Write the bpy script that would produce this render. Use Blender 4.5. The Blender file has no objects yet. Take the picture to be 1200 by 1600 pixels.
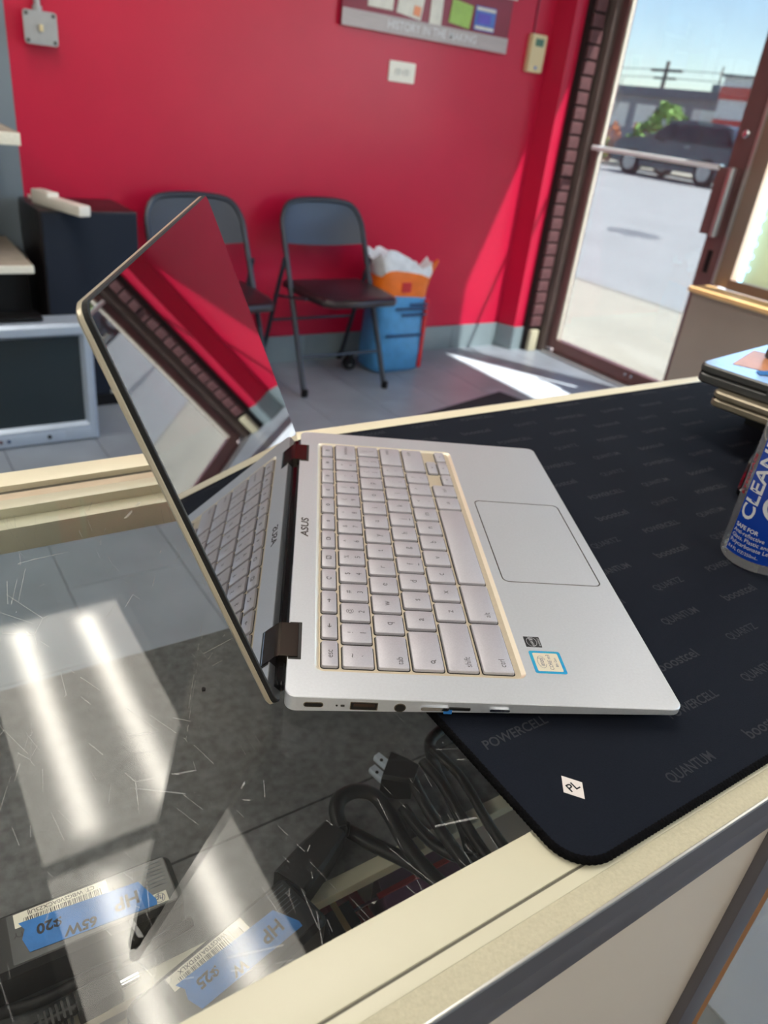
import bpy, bmesh, math, random
from mathutils import Vector, Matrix
random.seed(7)
PI = math.pi
S = bpy.context.scene
C = S.collection

# ------------------------------------------------------------------ camera
FPX = 1182.43
YAW, PITCH, ROLL = 0.637165, 0.498380, 0.128097
H = 0.94                       # height of the notebook's palm rest above the shop floor
CAM = Vector((0, 0, H + 0.255356))
fw = Vector((math.sin(YAW)*math.cos(PITCH), math.cos(YAW)*math.cos(PITCH), -math.sin(PITCH)))
rt = Vector((math.cos(YAW), -math.sin(YAW), 0)); up = rt.cross(fw)
cr, sr = math.cos(ROLL), math.sin(ROLL)
CR = cr*rt + sr*up; CU = -sr*rt + cr*up
cd = bpy.data.cameras.new('camera'); cam = bpy.data.objects.new('camera', cd); C.objects.link(cam)
cam.matrix_world = Matrix(((CR.x, CU.x, -fw.x, CAM.x), (CR.y, CU.y, -fw.y, CAM.y), (CR.z, CU.z, -fw.z, CAM.z), (0, 0, 0, 1)))
cd.sensor_fit = 'HORIZONTAL'; cd.sensor_width = 36.0; cd.lens = FPX/1200*36.0
cd.clip_start = 0.01; cd.clip_end = 400
cd.dof.use_dof = True; cd.dof.focus_distance = 0.385; cd.dof.aperture_fstop = 16.0
S.camera = cam

# ------------------------------------------------------------------ world, sun, exposure
SUN_TRAVEL = Vector((-1.0, 1.77, -2.7)).normalized()
w = bpy.data.worlds.new('sky'); S.world = w; w.use_nodes = True
nt = w.node_tree; bg = nt.nodes['Background']
sky = nt.nodes.new('ShaderNodeTexSky'); sky.sky_type = 'NISHITA'; sky.sun_disc = False
sky.sun_elevation = math.radians(53); sky.sun_rotation = math.radians(150.5)
sky.air_density = 1.0; sky.dust_density = 0.25; sky.ozone_density = 2.0
nt.links.new(sky.outputs[0], bg.inputs[0]); bg.inputs[1].default_value = 0.56
sl = bpy.data.lights.new('sun', 'SUN'); sun = bpy.data.objects.new('sun', sl); C.objects.link(sun)
sl.energy = 34.0; sl.angle = math.radians(0.9); sl.color = (1.0, 0.95, 0.86)
sun.rotation_euler = SUN_TRAVEL.to_track_quat('-Z', 'Y').to_euler(); sun.location = (12, -14, 20)
vs = S.view_settings
vs.view_transform = 'Standard'; vs.look = 'None'; vs.gamma = 1.0; vs.use_curve_mapping = False
vs.exposure = 0.40
PANEL_LOW, PANEL_HIGH = 3.0, 15.0      # troffer lens brightness between and under the tubes

def pt(x, y, z):
    """point on the horizontal plane at height z seen at picture position x, y"""
    d = CR*((x-600)/FPX) - CU*((y-800)/FPX) + fw
    return CAM + d*((z-CAM.z)/d.z)

# ------------------------------------------------------------------ materials
def srgb(r, g, b):
    f = lambda c: c/12.92 if c <= 0.04045 else ((c+0.055)/1.055)**2.4
    return (f(r/255), f(g/255), f(b/255), 1)
M = {}
def mat(name, col, rough=0.5, metal=0.0, spec=0.5, ior=1.5, noise=0.0, nscale=20.0, bump=0.0, bscale=200.0, coat=0.0, stretch=None, noise2=None):
    m = bpy.data.materials.new(name); m.use_nodes = True; M[name] = m
    n = m.node_tree; p = n.nodes['Principled BSDF']
    p.inputs['Base Color'].default_value = col; p.inputs['Roughness'].default_value = rough
    p.inputs['Metallic'].default_value = metal; p.inputs['Specular IOR Level'].default_value = spec
    p.inputs['IOR'].default_value = ior; p.inputs['Coat Weight'].default_value = coat
    tc = n.nodes.new('ShaderNodeTexCoord'); vec = tc.outputs['Object']
    if stretch:
        mp = n.nodes.new('ShaderNodeMapping'); mp.inputs['Scale'].default_value = stretch
        n.links.new(vec, mp.inputs[0]); vec = mp.outputs[0]
    if noise:
        t = n.nodes.new('ShaderNodeTexNoise'); t.inputs['Scale'].default_value = nscale; t.inputs['Detail'].default_value = 6
        n.links.new(vec, t.inputs['Vector'])
        r = n.nodes.new('ShaderNodeValToRGB')
        lo = tuple(c*(1-noise) for c in col[:3])+(1,); hi = tuple(min(1, c*(1+noise)) for c in col[:3])+(1,)
        if noise2: lo = noise2
        r.color_ramp.elements[0].position = 0.3; r.color_ramp.elements[1].position = 0.7
        r.color_ramp.elements[0].color = lo; r.color_ramp.elements[1].color = hi
        n.links.new(t.outputs[0], r.inputs[0]); n.links.new(r.outputs[0], p.inputs['Base Color'])
    if bump:
        t = n.nodes.new('ShaderNodeTexNoise'); t.inputs['Scale'].default_value = bscale; t.inputs['Detail'].default_value = 3
        n.links.new(vec, t.inputs['Vector'])
        b = n.nodes.new('ShaderNodeBump'); b.inputs['Strength'].default_value = bump; b.inputs['Distance'].default_value = 0.001
        n.links.new(t.outputs[0], b.inputs['Height']); n.links.new(b.outputs[0], p.inputs['Normal'])
    return m
def glass(name, tint, rough=0.0, dirt_haze=0.0, dirt_haze_col=(0.8, 0.8, 0.8, 1), scratch=0.0, f0=0.04):
    """clear pane: light goes straight through, Schlick reflection on both faces, a film of dust, on the bottle painted brightness"""
    m = bpy.data.materials.new(name); m.use_nodes = True; M[name] = m
    n = m.node_tree; n.nodes.clear(); L = n.links.new
    out = n.nodes.new('ShaderNodeOutputMaterial'); tr = n.nodes.new('ShaderNodeBsdfTransparent'); gl = n.nodes.new('ShaderNodeBsdfGlossy')
    tr.inputs[0].default_value = tint; gl.inputs['Roughness'].default_value = rough; gl.inputs[0].default_value = (1, 1, 1, 1)
    geo = n.nodes.new('ShaderNodeNewGeometry'); dot = n.nodes.new('ShaderNodeVectorMath'); dot.operation = 'DOT_PRODUCT'
    L(geo.outputs['Normal'], dot.inputs[0]); L(geo.outputs['Incoming'], dot.inputs[1])
    def mth(op, a, b=None):
        x = n.nodes.new('ShaderNodeMath'); x.operation = op
        for i, v in enumerate((a, b)):
            if v is None: continue
            if isinstance(v, (int, float)): x.inputs[i].default_value = v
            else: L(v, x.inputs[i])
        return x.outputs[0]
    c = mth('ABSOLUTE', dot.outputs['Value']); k = mth('POWER', mth('SUBTRACT', 1.0, c), 5.0)
    F = mth('ADD', f0, mth('MULTIPLY', k, 1-f0))
    mx = n.nodes.new('ShaderNodeMixShader'); L(F, mx.inputs[0]); L(tr.outputs[0], mx.inputs[1]); L(gl.outputs[0], mx.inputs[2])
    res = mx.outputs[0]
    if dirt_haze or scratch:
        tc = n.nodes.new('ShaderNodeTexCoord'); df = n.nodes.new('ShaderNodeBsdfDiffuse'); df.inputs[0].default_value = dirt_haze_col
        t = n.nodes.new('ShaderNodeTexNoise'); t.inputs['Scale'].default_value = 7; t.inputs['Detail'].default_value = 5
        L(tc.outputs['Object'], t.inputs['Vector']); amt = mth('MULTIPLY', t.outputs[0], dirt_haze*2)
        if scratch:
            for sc, rot, st in ((9, 0.4, (1, .35, 1)), (14, 1.3, (1, .22, 1)), (7, 2.3, (1, .5, 1))):
                mp = n.nodes.new('ShaderNodeMapping'); mp.inputs['Rotation'].default_value = (0, 0, rot); mp.inputs['Scale'].default_value = st
                L(tc.outputs['Object'], mp.inputs[0])
                v = n.nodes.new('ShaderNodeTexVoronoi'); v.feature = 'DISTANCE_TO_EDGE'; v.inputs['Scale'].default_value = sc*2
                L(mp.outputs[0], v.inputs['Vector'])
                line = mth('LESS_THAN', v.outputs[0], 0.0016)
                t2 = n.nodes.new('ShaderNodeTexNoise'); t2.inputs['Scale'].default_value = 38+sc; L(tc.outputs['Object'], t2.inputs['Vector'])
                msk = mth('GREATER_THAN', t2.outputs[0], 0.57)
                amt = mth('ADD', amt, mth('MULTIPLY', mth('MULTIPLY', line, msk), scratch))
        m2 = n.nodes.new('ShaderNodeMixShader'); L(amt, m2.inputs[0]); L(res, m2.inputs[1]); L(df.outputs[0], m2.inputs[2]); res = m2.outputs[0]
    L(res, out.inputs[0]); return m
def emit(name, col, strength):
    m = bpy.data.materials.new(name); m.use_nodes = True; M[name] = m
    p = m.node_tree.nodes['Principled BSDF']; p.inputs['Base Color'].default_value = (0, 0, 0, 1)
    p.inputs['Emission Color'].default_value = col; p.inputs['Emission Strength'].default_value = strength
    return m

mat('red_paint', srgb(192, 22, 62), 0.36, spec=0.36, noise=0.05, nscale=3, bump=0.12, bscale=90)
mat('grey_paint', srgb(112, 124, 136), 0.5, noise=0.05, nscale=4, bump=0.1, bscale=90)
mat('white_paint', srgb(214, 212, 204), 0.6, noise=0.03, nscale=4, bump=0.1, bscale=90)
mat('ceiling_tile', srgb(138, 140, 140), 0.8, noise=0.08, nscale=60, bump=0.4, bscale=160)
mat('beige_panel', srgb(150, 138, 128), 0.5, noise=0.05, nscale=5)
mat('floor_tile', srgb(136, 144, 155), 0.33, noise=0.14, nscale=5, bump=0.12, bscale=60)
mat('grout', srgb(78, 84, 92), 0.8, noise=0.1, nscale=40)
mat('base_tile', srgb(130, 145, 152), 0.35, noise=0.08, nscale=6)
mat('brick', srgb(94, 60, 64), 0.7, noise=0.25, nscale=30, bump=0.6, bscale=120)
mat('mortar', srgb(34, 28, 29), 0.9)
mat('door_brown', srgb(112, 80, 80), 0.38, noise=0.08, nscale=8)
mat('door_brown_dark', srgb(106, 92, 88), 0.45, noise=0.1, nscale=8)
mat('tan_frame', srgb(140, 122, 108), 0.4, metal=0.3, noise=0.06, nscale=8)
mat('aluminium', srgb(205, 205, 202), 0.32, metal=0.85, noise=0.04, nscale=30)
mat('chrome', srgb(225, 228, 232), 0.12, metal=1.0)
mat('wood_sill', srgb(222, 182, 128), 0.45, noise=0.18, nscale=14, stretch=(1, .12, 1))
mat('cream_metal', srgb(202, 198, 176), 0.36, noise=0.03, nscale=9)
mat('cream_lit', srgb(234, 226, 200), 0.36, noise=0.03, nscale=9)  # cream metal made lighter: lamp light on the far rail put into colour
mat('cream_rough', srgb(188, 182, 158), 0.75, noise=0.07, nscale=700, bump=0.35, bscale=500)
mat('pink_cream', srgb(204, 186, 162), 0.6, noise=0.12, nscale=60, stretch=(.3, 1, 1))
mat('gasket', srgb(96, 92, 82), 0.6)
mat('dark_alu', srgb(112, 108, 112), 0.35, metal=0.55, noise=0.04, nscale=40, stretch=(.1, 1, 1))
mat('case_panel', srgb(206, 194, 180), 0.35, noise=0.03, nscale=3)
mat('brown_edge', srgb(150, 96, 32), 0.5, noise=0.2, nscale=30, stretch=(1, 1, .1))
mat('black_plastic', srgb(14, 14, 16), 0.42, spec=0.3, noise=0.1, nscale=60)
mat('black_soft', srgb(16, 16, 18), 0.65, noise=0.2, nscale=150, bump=0.2, bscale=600)
mat('black_gloss', srgb(8, 8, 9), 0.08)
def mirror_black(name, f0, rough):
    """switched-off display: black layers under strongly reflecting cover glass"""
    m = bpy.data.materials.new(name); m.use_nodes = True; M[name] = m; n = m.node_tree; n.nodes.clear(); L = n.links.new
    out = n.nodes.new('ShaderNodeOutputMaterial'); df = n.nodes.new('ShaderNodeBsdfDiffuse'); df.inputs[0].default_value = (0.004, 0.004, 0.005, 1)
    gl = n.nodes.new('ShaderNodeBsdfGlossy'); gl.inputs['Roughness'].default_value = rough; gl.inputs[0].default_value = (1, 1, 1, 1)
    lw = n.nodes.new('ShaderNodeLayerWeight'); lw.inputs[0].default_value = 0.5
    pw = n.nodes.new('ShaderNodeMath'); pw.operation = 'POWER'; pw.inputs[1].default_value = 5.0; L(lw.outputs['Facing'], pw.inputs[0])
    ma = n.nodes.new('ShaderNodeMath'); ma.operation = 'MULTIPLY_ADD'; ma.inputs[1].default_value = 1-f0; ma.inputs[2].default_value = f0; L(pw.outputs[0], ma.inputs[0])
    mx = n.nodes.new('ShaderNodeMixShader'); L(ma.outputs[0], mx.inputs[0]); L(df.outputs[0], mx.inputs[1]); L(gl.outputs[0], mx.inputs[2]); L(mx.outputs[0], out.inputs[0])
mirror_black('screen_glass', 0.36, 0.012)
mat('champagne', srgb(204, 194, 174), 0.34, metal=0.55, noise=0.03, nscale=700, bump=0.05, bscale=2500)
mat('silver_top', srgb(209, 213, 220), 0.36, metal=0.55, noise=0.03, nscale=700, bump=0.05, bscale=2500)
mat('well_slope', srgb(236, 228, 210), 0.34, metal=0.5)
mat('well_floor', srgb(206, 194, 172), 0.38, metal=0.4, noise=0.03, nscale=400)
mat('key_cap', srgb(178, 176, 184), 0.42, metal=0.25, noise=0.05, nscale=1400, bump=0.08, bscale=3000)
mat('key_gap_shade', srgb(22, 20, 20), 0.7)
mat('legend', srgb(64, 58, 58), 0.6)
mat('hinge_metal', srgb(120, 110, 102), 0.2, metal=1.0, noise=0.12, nscale=40, stretch=(1, .05, 1))
mat('port_dark', srgb(14, 12, 12), 0.5)
mat('port_rim', srgb(150, 140, 128), 0.25, metal=0.9)
mat('sticker_black', srgb(36, 38, 42), 0.3)
mat('sticker_blue', srgb(28, 116, 178), 0.22, noise=0.35, nscale=140, noise2=srgb(60, 170, 190))
mat('sticker_cream', srgb(214, 206, 186), 0.3)
mat('print_white', srgb(214, 216, 220), 0.5)
mat('print_navy', srgb(40, 60, 100), 0.4)
mat('blue_tape', srgb(38, 116, 192), 0.6, noise=0.12, nscale=90, bump=0.2, bscale=400)
mat('marker', srgb(14, 18, 34), 0.6)
mat('paper', srgb(224, 220, 206), 0.6)
mat('mat_cloth', srgb(21, 25, 35), 0.9, spec=0.12, noise=0.10, nscale=900, bump=0.25, bscale=1800)
mat('mat_edge', srgb(8, 8, 10), 0.95, spec=0.08, noise=0.3, nscale=300, bump=1.0, bscale=700, stretch=(1, 1, .3))
mat('mat_print', srgb(50, 52, 58), 0.85, spec=0.15)
mat('mat_white', srgb(222, 214, 212), 0.7)
mat('chair_metal', srgb(52, 58, 70), 0.38, metal=0.2, noise=0.05, nscale=20)
mat('chair_seat', srgb(40, 30, 36), 0.32, noise=0.1, nscale=20, bump=0.2, bscale=300)
mat('speaker_cloth', srgb(19, 29, 45), 0.9, noise=0.2, nscale=500, bump=0.4, bscale=900)
mat('speaker_wood', srgb(26, 20, 22), 0.35, noise=0.2, nscale=20)
mat('tv_silver', srgb(176, 190, 208), 0.35, metal=0.3, noise=0.03, nscale=20)
mat('tv_screen', srgb(34, 46, 52), 0.12)
mat('white_plastic', srgb(232, 228, 218), 0.4, noise=0.02, nscale=20)
mat('cream_plastic', srgb(220, 206, 164), 0.45)
mat('lcd_green', srgb(66, 112, 92), 0.25)
mat('grey_steel', srgb(164, 166, 170), 0.4, metal=0.5, noise=0.06, nscale=30)
mat('shelf_edge', srgb(226, 222, 208), 0.6, noise=0.08, nscale=120)
mat('shelf_top', srgb(168, 158, 142), 0.55, noise=0.12, nscale=30)
mat('poster_maroon', srgb(132, 34, 62), 0.4, noise=0.08, nscale=8)
mat('poster_silver', srgb(176, 166, 168), 0.4, noise=0.12, nscale=50, stretch=(.2, 1, 6))
for nm, c in dict(card_white=(214, 212, 204), card_green=(150, 186, 84), card_blue=(76, 110, 190), card_orange=(226, 140, 92), card_violet=(90, 80, 190), bag_blue=(84, 158, 216), bag_orange=(232, 116, 30), bag_white=(226, 230, 236), bag_red=(206, 44, 50), bag_dark=(34, 60, 104), pack_red=(150, 24, 36), pack_purple=(92, 56, 86), pack_tan=(178, 150, 104)).items():
    mat(nm, srgb(*c), 0.4, noise=0.1, nscale=25)
mat('deck_cloth', srgb(100, 101, 103), 0.9, noise=0.28, nscale=130, bump=0.5, bscale=300)
mat('felt_blue', srgb(128, 140, 158), 0.95, noise=0.16, nscale=160, bump=0.6, bscale=400)
mat('dark_sheet', srgb(34, 34, 40), 0.9, noise=0.2, nscale=120)
mat('label_blue', srgb(20, 60, 158), 0.25, noise=0.03, nscale=20)
mat('bottle_red', srgb(170, 40, 52), 0.4)
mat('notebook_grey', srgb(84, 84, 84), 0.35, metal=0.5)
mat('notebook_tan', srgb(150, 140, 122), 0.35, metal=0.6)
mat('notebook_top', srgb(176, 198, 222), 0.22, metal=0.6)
mat('patch_orange', srgb(214, 150, 112), 0.35, noise=0.1, nscale=50)
mat('concrete', srgb(150, 146, 136), 0.85, noise=0.06, nscale=2)
mat('kerb_stone', srgb(124, 122, 116), 0.85, noise=0.06, nscale=2)
mat('asphalt', srgb(132, 134, 137), 0.9, noise=0.06, nscale=0.8)
mat('oil_stain', srgb(96, 100, 106), 0.8, noise=0.2, nscale=3)
mat('car_paint', srgb(30, 34, 46), 0.25, coat=0.5)
mat('car_glass', srgb(18, 22, 28), 0.05)
mat('tyre', srgb(22, 22, 24), 0.8)
mat('alloy', srgb(150, 152, 158), 0.3, metal=0.8)
mat('facade_grey', srgb(128, 132, 138), 0.8, noise=0.08, nscale=0.6)
mat('facade_dark', srgb(88, 96, 106), 0.7)
mat('facade_white', srgb(206, 206, 204), 0.8, noise=0.05, nscale=1)
mat('facade_red', srgb(186, 66, 58), 0.7)
mat('facade_blue', srgb(120, 136, 158), 0.7)
mat('leaf', srgb(96, 132, 60), 0.7, noise=0.3, nscale=4)
mat('leaf_orange', srgb(170, 100, 56), 0.7, noise=0.3, nscale=4)
mat('bark', srgb(96, 88, 84), 0.9)
mat('board_pale', srgb(206, 208, 186), 0.6, noise=0.04, nscale=6)
mat('blade_metal', srgb(206, 218, 232), 0.3, metal=0.25)
mat('usb_brown', srgb(58, 38, 26), 0.5)
mat('bar_white', srgb(236, 240, 244), 0.45)
mat('cork', srgb(60, 60, 66), 0.5)
mat('skin_water', srgb(232, 236, 240), 0.05)
glass('case_glass', (0.975, 0.985, 0.98, 1), dirt_haze=0.004, scratch=0.26, f0=0.022)
glass('side_glass', (0.92, 0.95, 0.94, 1), dirt_haze=0.01)
glass('door_glass', (0.48, 0.495, 0.50, 1), dirt_haze=0.05, dirt_haze_col=(0.72, 0.8, 0.86, 1))
glass('window_glass', (0.96, 0.975, 0.975, 1), dirt_haze=0.01)
glass('bottle_plastic', (0.95, 0.96, 0.97, 1), dirt_haze=0.10, dirt_haze_col=(0.95, 0.95, 0.97, 1), rough=0.02, f0=0.05)  # whitish film stands for light refracted through the clear plastic
def translucent(name, col):
    m = bpy.data.materials.new(name); m.use_nodes = True; M[name] = m; n = m.node_tree; n.nodes.clear()
    o_ = n.nodes.new('ShaderNodeOutputMaterial'); a = n.nodes.new('ShaderNodeBsdfDiffuse'); b = n.nodes.new('ShaderNodeBsdfTranslucent'); x = n.nodes.new('ShaderNodeMixShader')
    a.inputs[0].default_value = col; b.inputs[0].default_value = col; x.inputs[0].default_value = 0.5
    n.links.new(a.outputs[0], x.inputs[1]); n.links.new(b.outputs[0], x.inputs[2]); n.links.new(x.outputs[0], o_.inputs[0])
translucent('board_glow', srgb(206, 212, 188))
emit('led_blue', (0.35, 0.72, 1.0, 1), 3.0)

# troffer lens: glows all over, brighter under its two tubes
def lens_material():
    m = bpy.data.materials.new('troffer_lens'); m.use_nodes = True; n = m.node_tree; L = n.links.new
    p = n.nodes['Principled BSDF']; p.inputs['Base Color'].default_value = (0.8, 0.8, 0.78, 1); p.inputs['Roughness'].default_value = 0.5
    tc = n.nodes.new('ShaderNodeTexCoord'); sp = n.nodes.new('ShaderNodeSeparateXYZ'); L(tc.outputs['Object'], sp.inputs[0])
    def mth(op, a, b=None):
        x = n.nodes.new('ShaderNodeMath'); x.operation = op
        for i, v in enumerate((a, b)):
            if v is None: continue
            if isinstance(v, (int, float)): x.inputs[i].default_value = v
            else: L(v, x.inputs[i])
        return x.outputs[0]
    d = mth('ABSOLUTE', mth('SUBTRACT', mth('ABSOLUTE', sp.outputs[0]), 0.122))       # distance from a tube's axis
    g = mth('POWER', 2.718, mth('MULTIPLY', mth('MULTIPLY', d, d), -1/(0.042**2)))
    ey = mth('MINIMUM', 1.0, mth('MAXIMUM', 0.0, mth('MULTIPLY', mth('SUBTRACT', 0.56, mth('ABSOLUTE', sp.outputs[1])), 14)))
    st = mth('ADD', PANEL_LOW, mth('MULTIPLY', mth('MULTIPLY', g, ey), PANEL_HIGH-PANEL_LOW))
    p.inputs['Emission Color'].default_value = (1.0, 0.93, 0.81, 1); L(st, p.inputs['Emission Strength'])
    M['troffer_lens'] = m
lens_material()

# ------------------------------------------------------------------ mesh helpers
def rr(x0, y0, x1, y1, r, seg=3):
    """rounded rectangle, counter-clockwise"""
    pts = []
    if r <= 0: return [(x0, y0), (x1, y0), (x1, y1), (x0, y1)]
    for cx, cy, a0 in ((x1-r, y0+r, -90), (x1-r, y1-r, 0), (x0+r, y1-r, 90), (x0+r, y0+r, 180)):
        for i in range(seg+1):
            a = math.radians(a0+90*i/seg); pts.append((cx+r*math.cos(a), cy+r*math.sin(a)))
    return pts
def loops(bm, ls, cap0=True, cap1=True, closed=True):
    """skin a list of equal-length vertex loops"""
    vs_ = [[bm.verts.new(p) for p in l] for l in ls]
    n = len(vs_[0])
    for a, b in zip(vs_, vs_[1:]):
        for i in range(n if closed else n-1):
            bm.faces.new((a[i], a[(i+1) % n], b[(i+1) % n], b[i]))
    if cap0: bm.faces.new(list(reversed(vs_[0])))
    if cap1: bm.faces.new(vs_[-1])
    return bm
def box(bm, x0, y0, z0, x1, y1, z1):
    return loops(bm, [[(x0, y0, z0), (x1, y0, z0), (x1, y1, z0), (x0, y1, z0)], [(x0, y0, z1), (x1, y0, z1), (x1, y1, z1), (x0, y1, z1)]])
def rbox(bm, x0, y0, z0, x1, y1, z1, r=0.005, b=0.001, seg=3):
    """slab with rounded plan corners and a small chamfer top and bottom"""
    f = lambda d, z: [(x, y, z) for x, y in rr(x0+d, y0+d, x1-d, y1-d, max(r-d, 0.0002), seg)]
    return loops(bm, [f(b, z0), f(0, z0+b), f(0, z1-b), f(b, z1)])
def prism(bm, poly, z0, z1):
    return loops(bm, [[(x, y, z0) for x, y in poly], [(x, y, z1) for x, y in poly]])
def lathe(bm, prof, seg=24, cx=0, cy=0):
    ls = [[(cx+r*math.cos(2*PI*i/seg), cy+r*math.sin(2*PI*i/seg), z) for i in range(seg)] for r, z in prof]
    return loops(bm, ls)
def tube(bm, path, r, seg=8, flat=1.0, cap=True):
    path = [Vector(p) for p in path]; ls = []; prevn = None
    for i, p in enumerate(path):
        t = (path[min(i+1, len(path)-1)]-path[max(i-1, 0)]).normalized()
        n_ = prevn if prevn is not None else (Vector((0, 0, 1)) if abs(t.z) < 0.9 else Vector((1, 0, 0)))
        n_ = (n_ - t*n_.dot(t)).normalized(); prevn = n_; b_ = t.cross(n_)
        rad = r[i] if isinstance(r, (list, tuple)) else r
        ls.append([p + n_*rad*math.sin(2*PI*k/seg)*1.0 + b_*rad*flat*math.cos(2*PI*k/seg) for k in range(seg)])
    return loops(bm, ls, cap, cap)
def smooth_path(pts, n=6):
    P = [Vector(p) for p in pts]; out = []
    for i in range(len(P)-1):
        p0, p1, p2, p3 = P[max(i-1, 0)], P[i], P[i+1], P[min(i+2, len(P)-1)]
        for k in range(n):
            t = k/n
            out.append(0.5*((2*p1)+(p2-p0)*t+(2*p0-5*p1+4*p2-p3)*t*t+(3*p1-p0-3*p2+p3)*t**3))
    out.append(P[-1]); return out
def mesh(bm, name, smooth=False, ang=40):
    bmesh.ops.recalc_face_normals(bm, faces=bm.faces)
    me = bpy.data.meshes.new(name); bm.to_mesh(me); bm.free()
    if smooth:
        me.polygons.foreach_set('use_smooth', [True]*len(me.polygons))
        me.set_sharp_from_angle(angle=math.radians(ang))
    return me
def obj(name, bm, m, parent=None, smooth=False, loc=None, rot=None, ang=40):
    me = bm if isinstance(bm, bpy.types.Mesh) else mesh(bm, name, smooth, ang)
    if m and not me.materials: me.materials.append(M[m])
    o = bpy.data.objects.new(name, me); C.objects.link(o)
    if parent: o.parent = parent
    if loc: o.location = loc
    if rot: o.rotation_euler = rot
    return o
def B(): return bmesh.new()
def bx(name, x0, y0, z0, x1, y1, z1, m, parent=None, bev=0.0):
    bm = B(); box(bm, x0, y0, z0, x1, y1, z1)
    if bev: bmesh.ops.bevel(bm, geom=bm.edges[:], offset=bev, segments=2, profile=0.6, affect='EDGES')
    return obj(name, bm, m, parent, smooth=bool(bev))
def tag(o, label=None, cat=None, group=None, kind=None):
    if label: o['label'] = label
    if cat: o['category'] = cat
    if group: o['group'] = group
    if kind: o['kind'] = kind
    return o
def thing(name, label, cat, loc=(0, 0, 0), rotz=0.0, group=None):
    o = bpy.data.objects.new(name, None); C.objects.link(o); o.empty_display_size = 0.05
    o.location = loc; o.rotation_euler = (0, 0, rotz)
    return tag(o, label, cat, group)
def struct(o): o['kind'] = 'structure'; return o
def dup(root, loc, rotz, label=None):
    r = root.copy(); C.objects.link(r); r.location = loc; r.rotation_euler = (0, 0, rotz)
    if label: r['label'] = label
    for ch in list(root.children):
        c = ch.copy(); C.objects.link(c); c.parent = r
        for g in ch.children:
            d = g.copy(); C.objects.link(d); d.parent = c
    return r
TXT = {}
def text_mesh(s, size, align='CENTER', bold=0.0, shear=0.0, sx=1.0, spacing=1.0):
    cu = bpy.data.curves.new('text', 'FONT'); cu.body = s; cu.size = size; cu.align_x = align; cu.align_y = 'CENTER'
    cu.offset = bold; cu.shear = shear; cu.resolution_u = 3; cu.space_character = spacing
    ob = bpy.data.objects.new('text', cu); C.objects.link(ob)
    bpy.context.view_layer.update()
    me = bpy.data.meshes.new_from_object(ob.evaluated_get(bpy.context.evaluated_depsgraph_get()))
    bpy.data.objects.remove(ob); bpy.data.curves.remove(cu)
    if sx != 1.0: me.transform(Matrix.Diagonal((sx, 1, 1, 1)))
    me.materials.clear(); return me
def text(name, s, size, m, parent, loc, rot=(0, 0, 0), **k):
    return obj(name, text_mesh(s, size, **k), m, parent, loc=loc, rot=rot)

# ================================================================== THE SETTING
WY = 3.25            # red wall
WX = 3.30            # street wall
CEIL = H + 1.70
XL, YF = -2.6, -2.6
# ---- floor: slab (joints) with tiles laid on it
fl = struct(bx('floor', XL, YF, -0.06, WX+0.12, WY+0.1, -0.003, 'grout'))
tm = None
TW, TL = 0.305, 0.61
for j in range(-4, 5):
    for i in range(-4, 12):
        x0 = i*TW; y0 = 0.20 + j*TL + (0.305 if i % 2 else 0)
        x1, y1 = min(x0+TW, WX), min(y0+TL, WY)
        if x1-x0 < 0.03 or y1-y0 < 0.03: continue
        vis = y1 > 0.5 and x1 > -0.5
        if not vis: continue
        g = 0.0012
        if abs((x1-x0)-TW) < 1e-6 and abs((y1-y0)-TL) < 1e-6:
            if tm is None:
                b_ = B(); rbox(b_, g, g, -0.008, TW-g, TL-g, 0, 0.001, 0.0006, 1); tm = mesh(b_, 'tile'); tm.materials.append(M['floor_tile'])
            obj('tile', tm, None, fl, loc=(x0, y0, 0))
        else:
            b_ = B(); rbox(b_, x0+g, y0+g, -0.008, x1-g, y1-g, 0, 0.001, 0.0006, 1); obj('tile', b_, 'floor_tile', fl)
bx('tile_field', XL, YF, -0.008, -1.2, WY, 0.0, 'floor_tile', fl)
bx('tile_field', -1.2, YF, -0.008, WX, -0.6, 0.0, 'floor_tile', fl)

# ---- walls and ceiling
struct(bx('wall_back', 0.565, WY, 0, WX+0.12, WY+0.12, CEIL, 'red_paint'))
struct(bx('wall_left', XL-0.1, YF, 0, XL, WY+0.12, CEIL, 'white_paint'))
struct(bx('wall_front', XL, YF-0.1, 0, WX+0.12, YF, CEIL, 'white_paint'))
struct(bx('wall_grey', XL, WY-0.004, 0, 0.565, WY+0.12, CEIL, 'grey_paint'))
struct(bx('ceiling', XL-0.1, YF-0.1, CEIL, WX+0.12, WY+0.12, CEIL+0.1, 'ceiling_tile'))
# ceiling grid bars
gr = None
# red pier in the corner, its left side splayed
b_ = B(); prism(b_, [(3.045, WY), (3.078, 3.145), (3.150, 3.145), (3.150, WY)], 0, CEIL)
struct(obj('wall_pier', b_, 'red_paint'))
# baseboard of grey tiles
bb = struct(bx('baseboard_back', 0.57, WY-0.004, 0, 3.045, WY, 0.128, 'grout'))
x = 0.57
while x < 3.04:
    x1 = min(x+0.305, 3.045)
    if x1-x > 0.02: bx('tile', x+0.0012, WY-0.012, 0, x1-0.0012, WY-0.004, 0.13, 'base_tile', bb)
    x = x1
bp = struct(bx('baseboard_pier', 3.078, 3.141, 0, 3.150, 3.145, 0.128, 'grout'))
bx('tile', 3.078, 3.135, 0, 3.150, 3.141, 0.13, 'base_tile', bp)
b_ = B(); prism(b_, [(3.036, WY-0.012), (3.070, 3.136), (3.0777, 3.1385), (3.045, WY-0.012)], 0, 0.13); obj('tile', b_, 'base_tile', bp)
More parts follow.
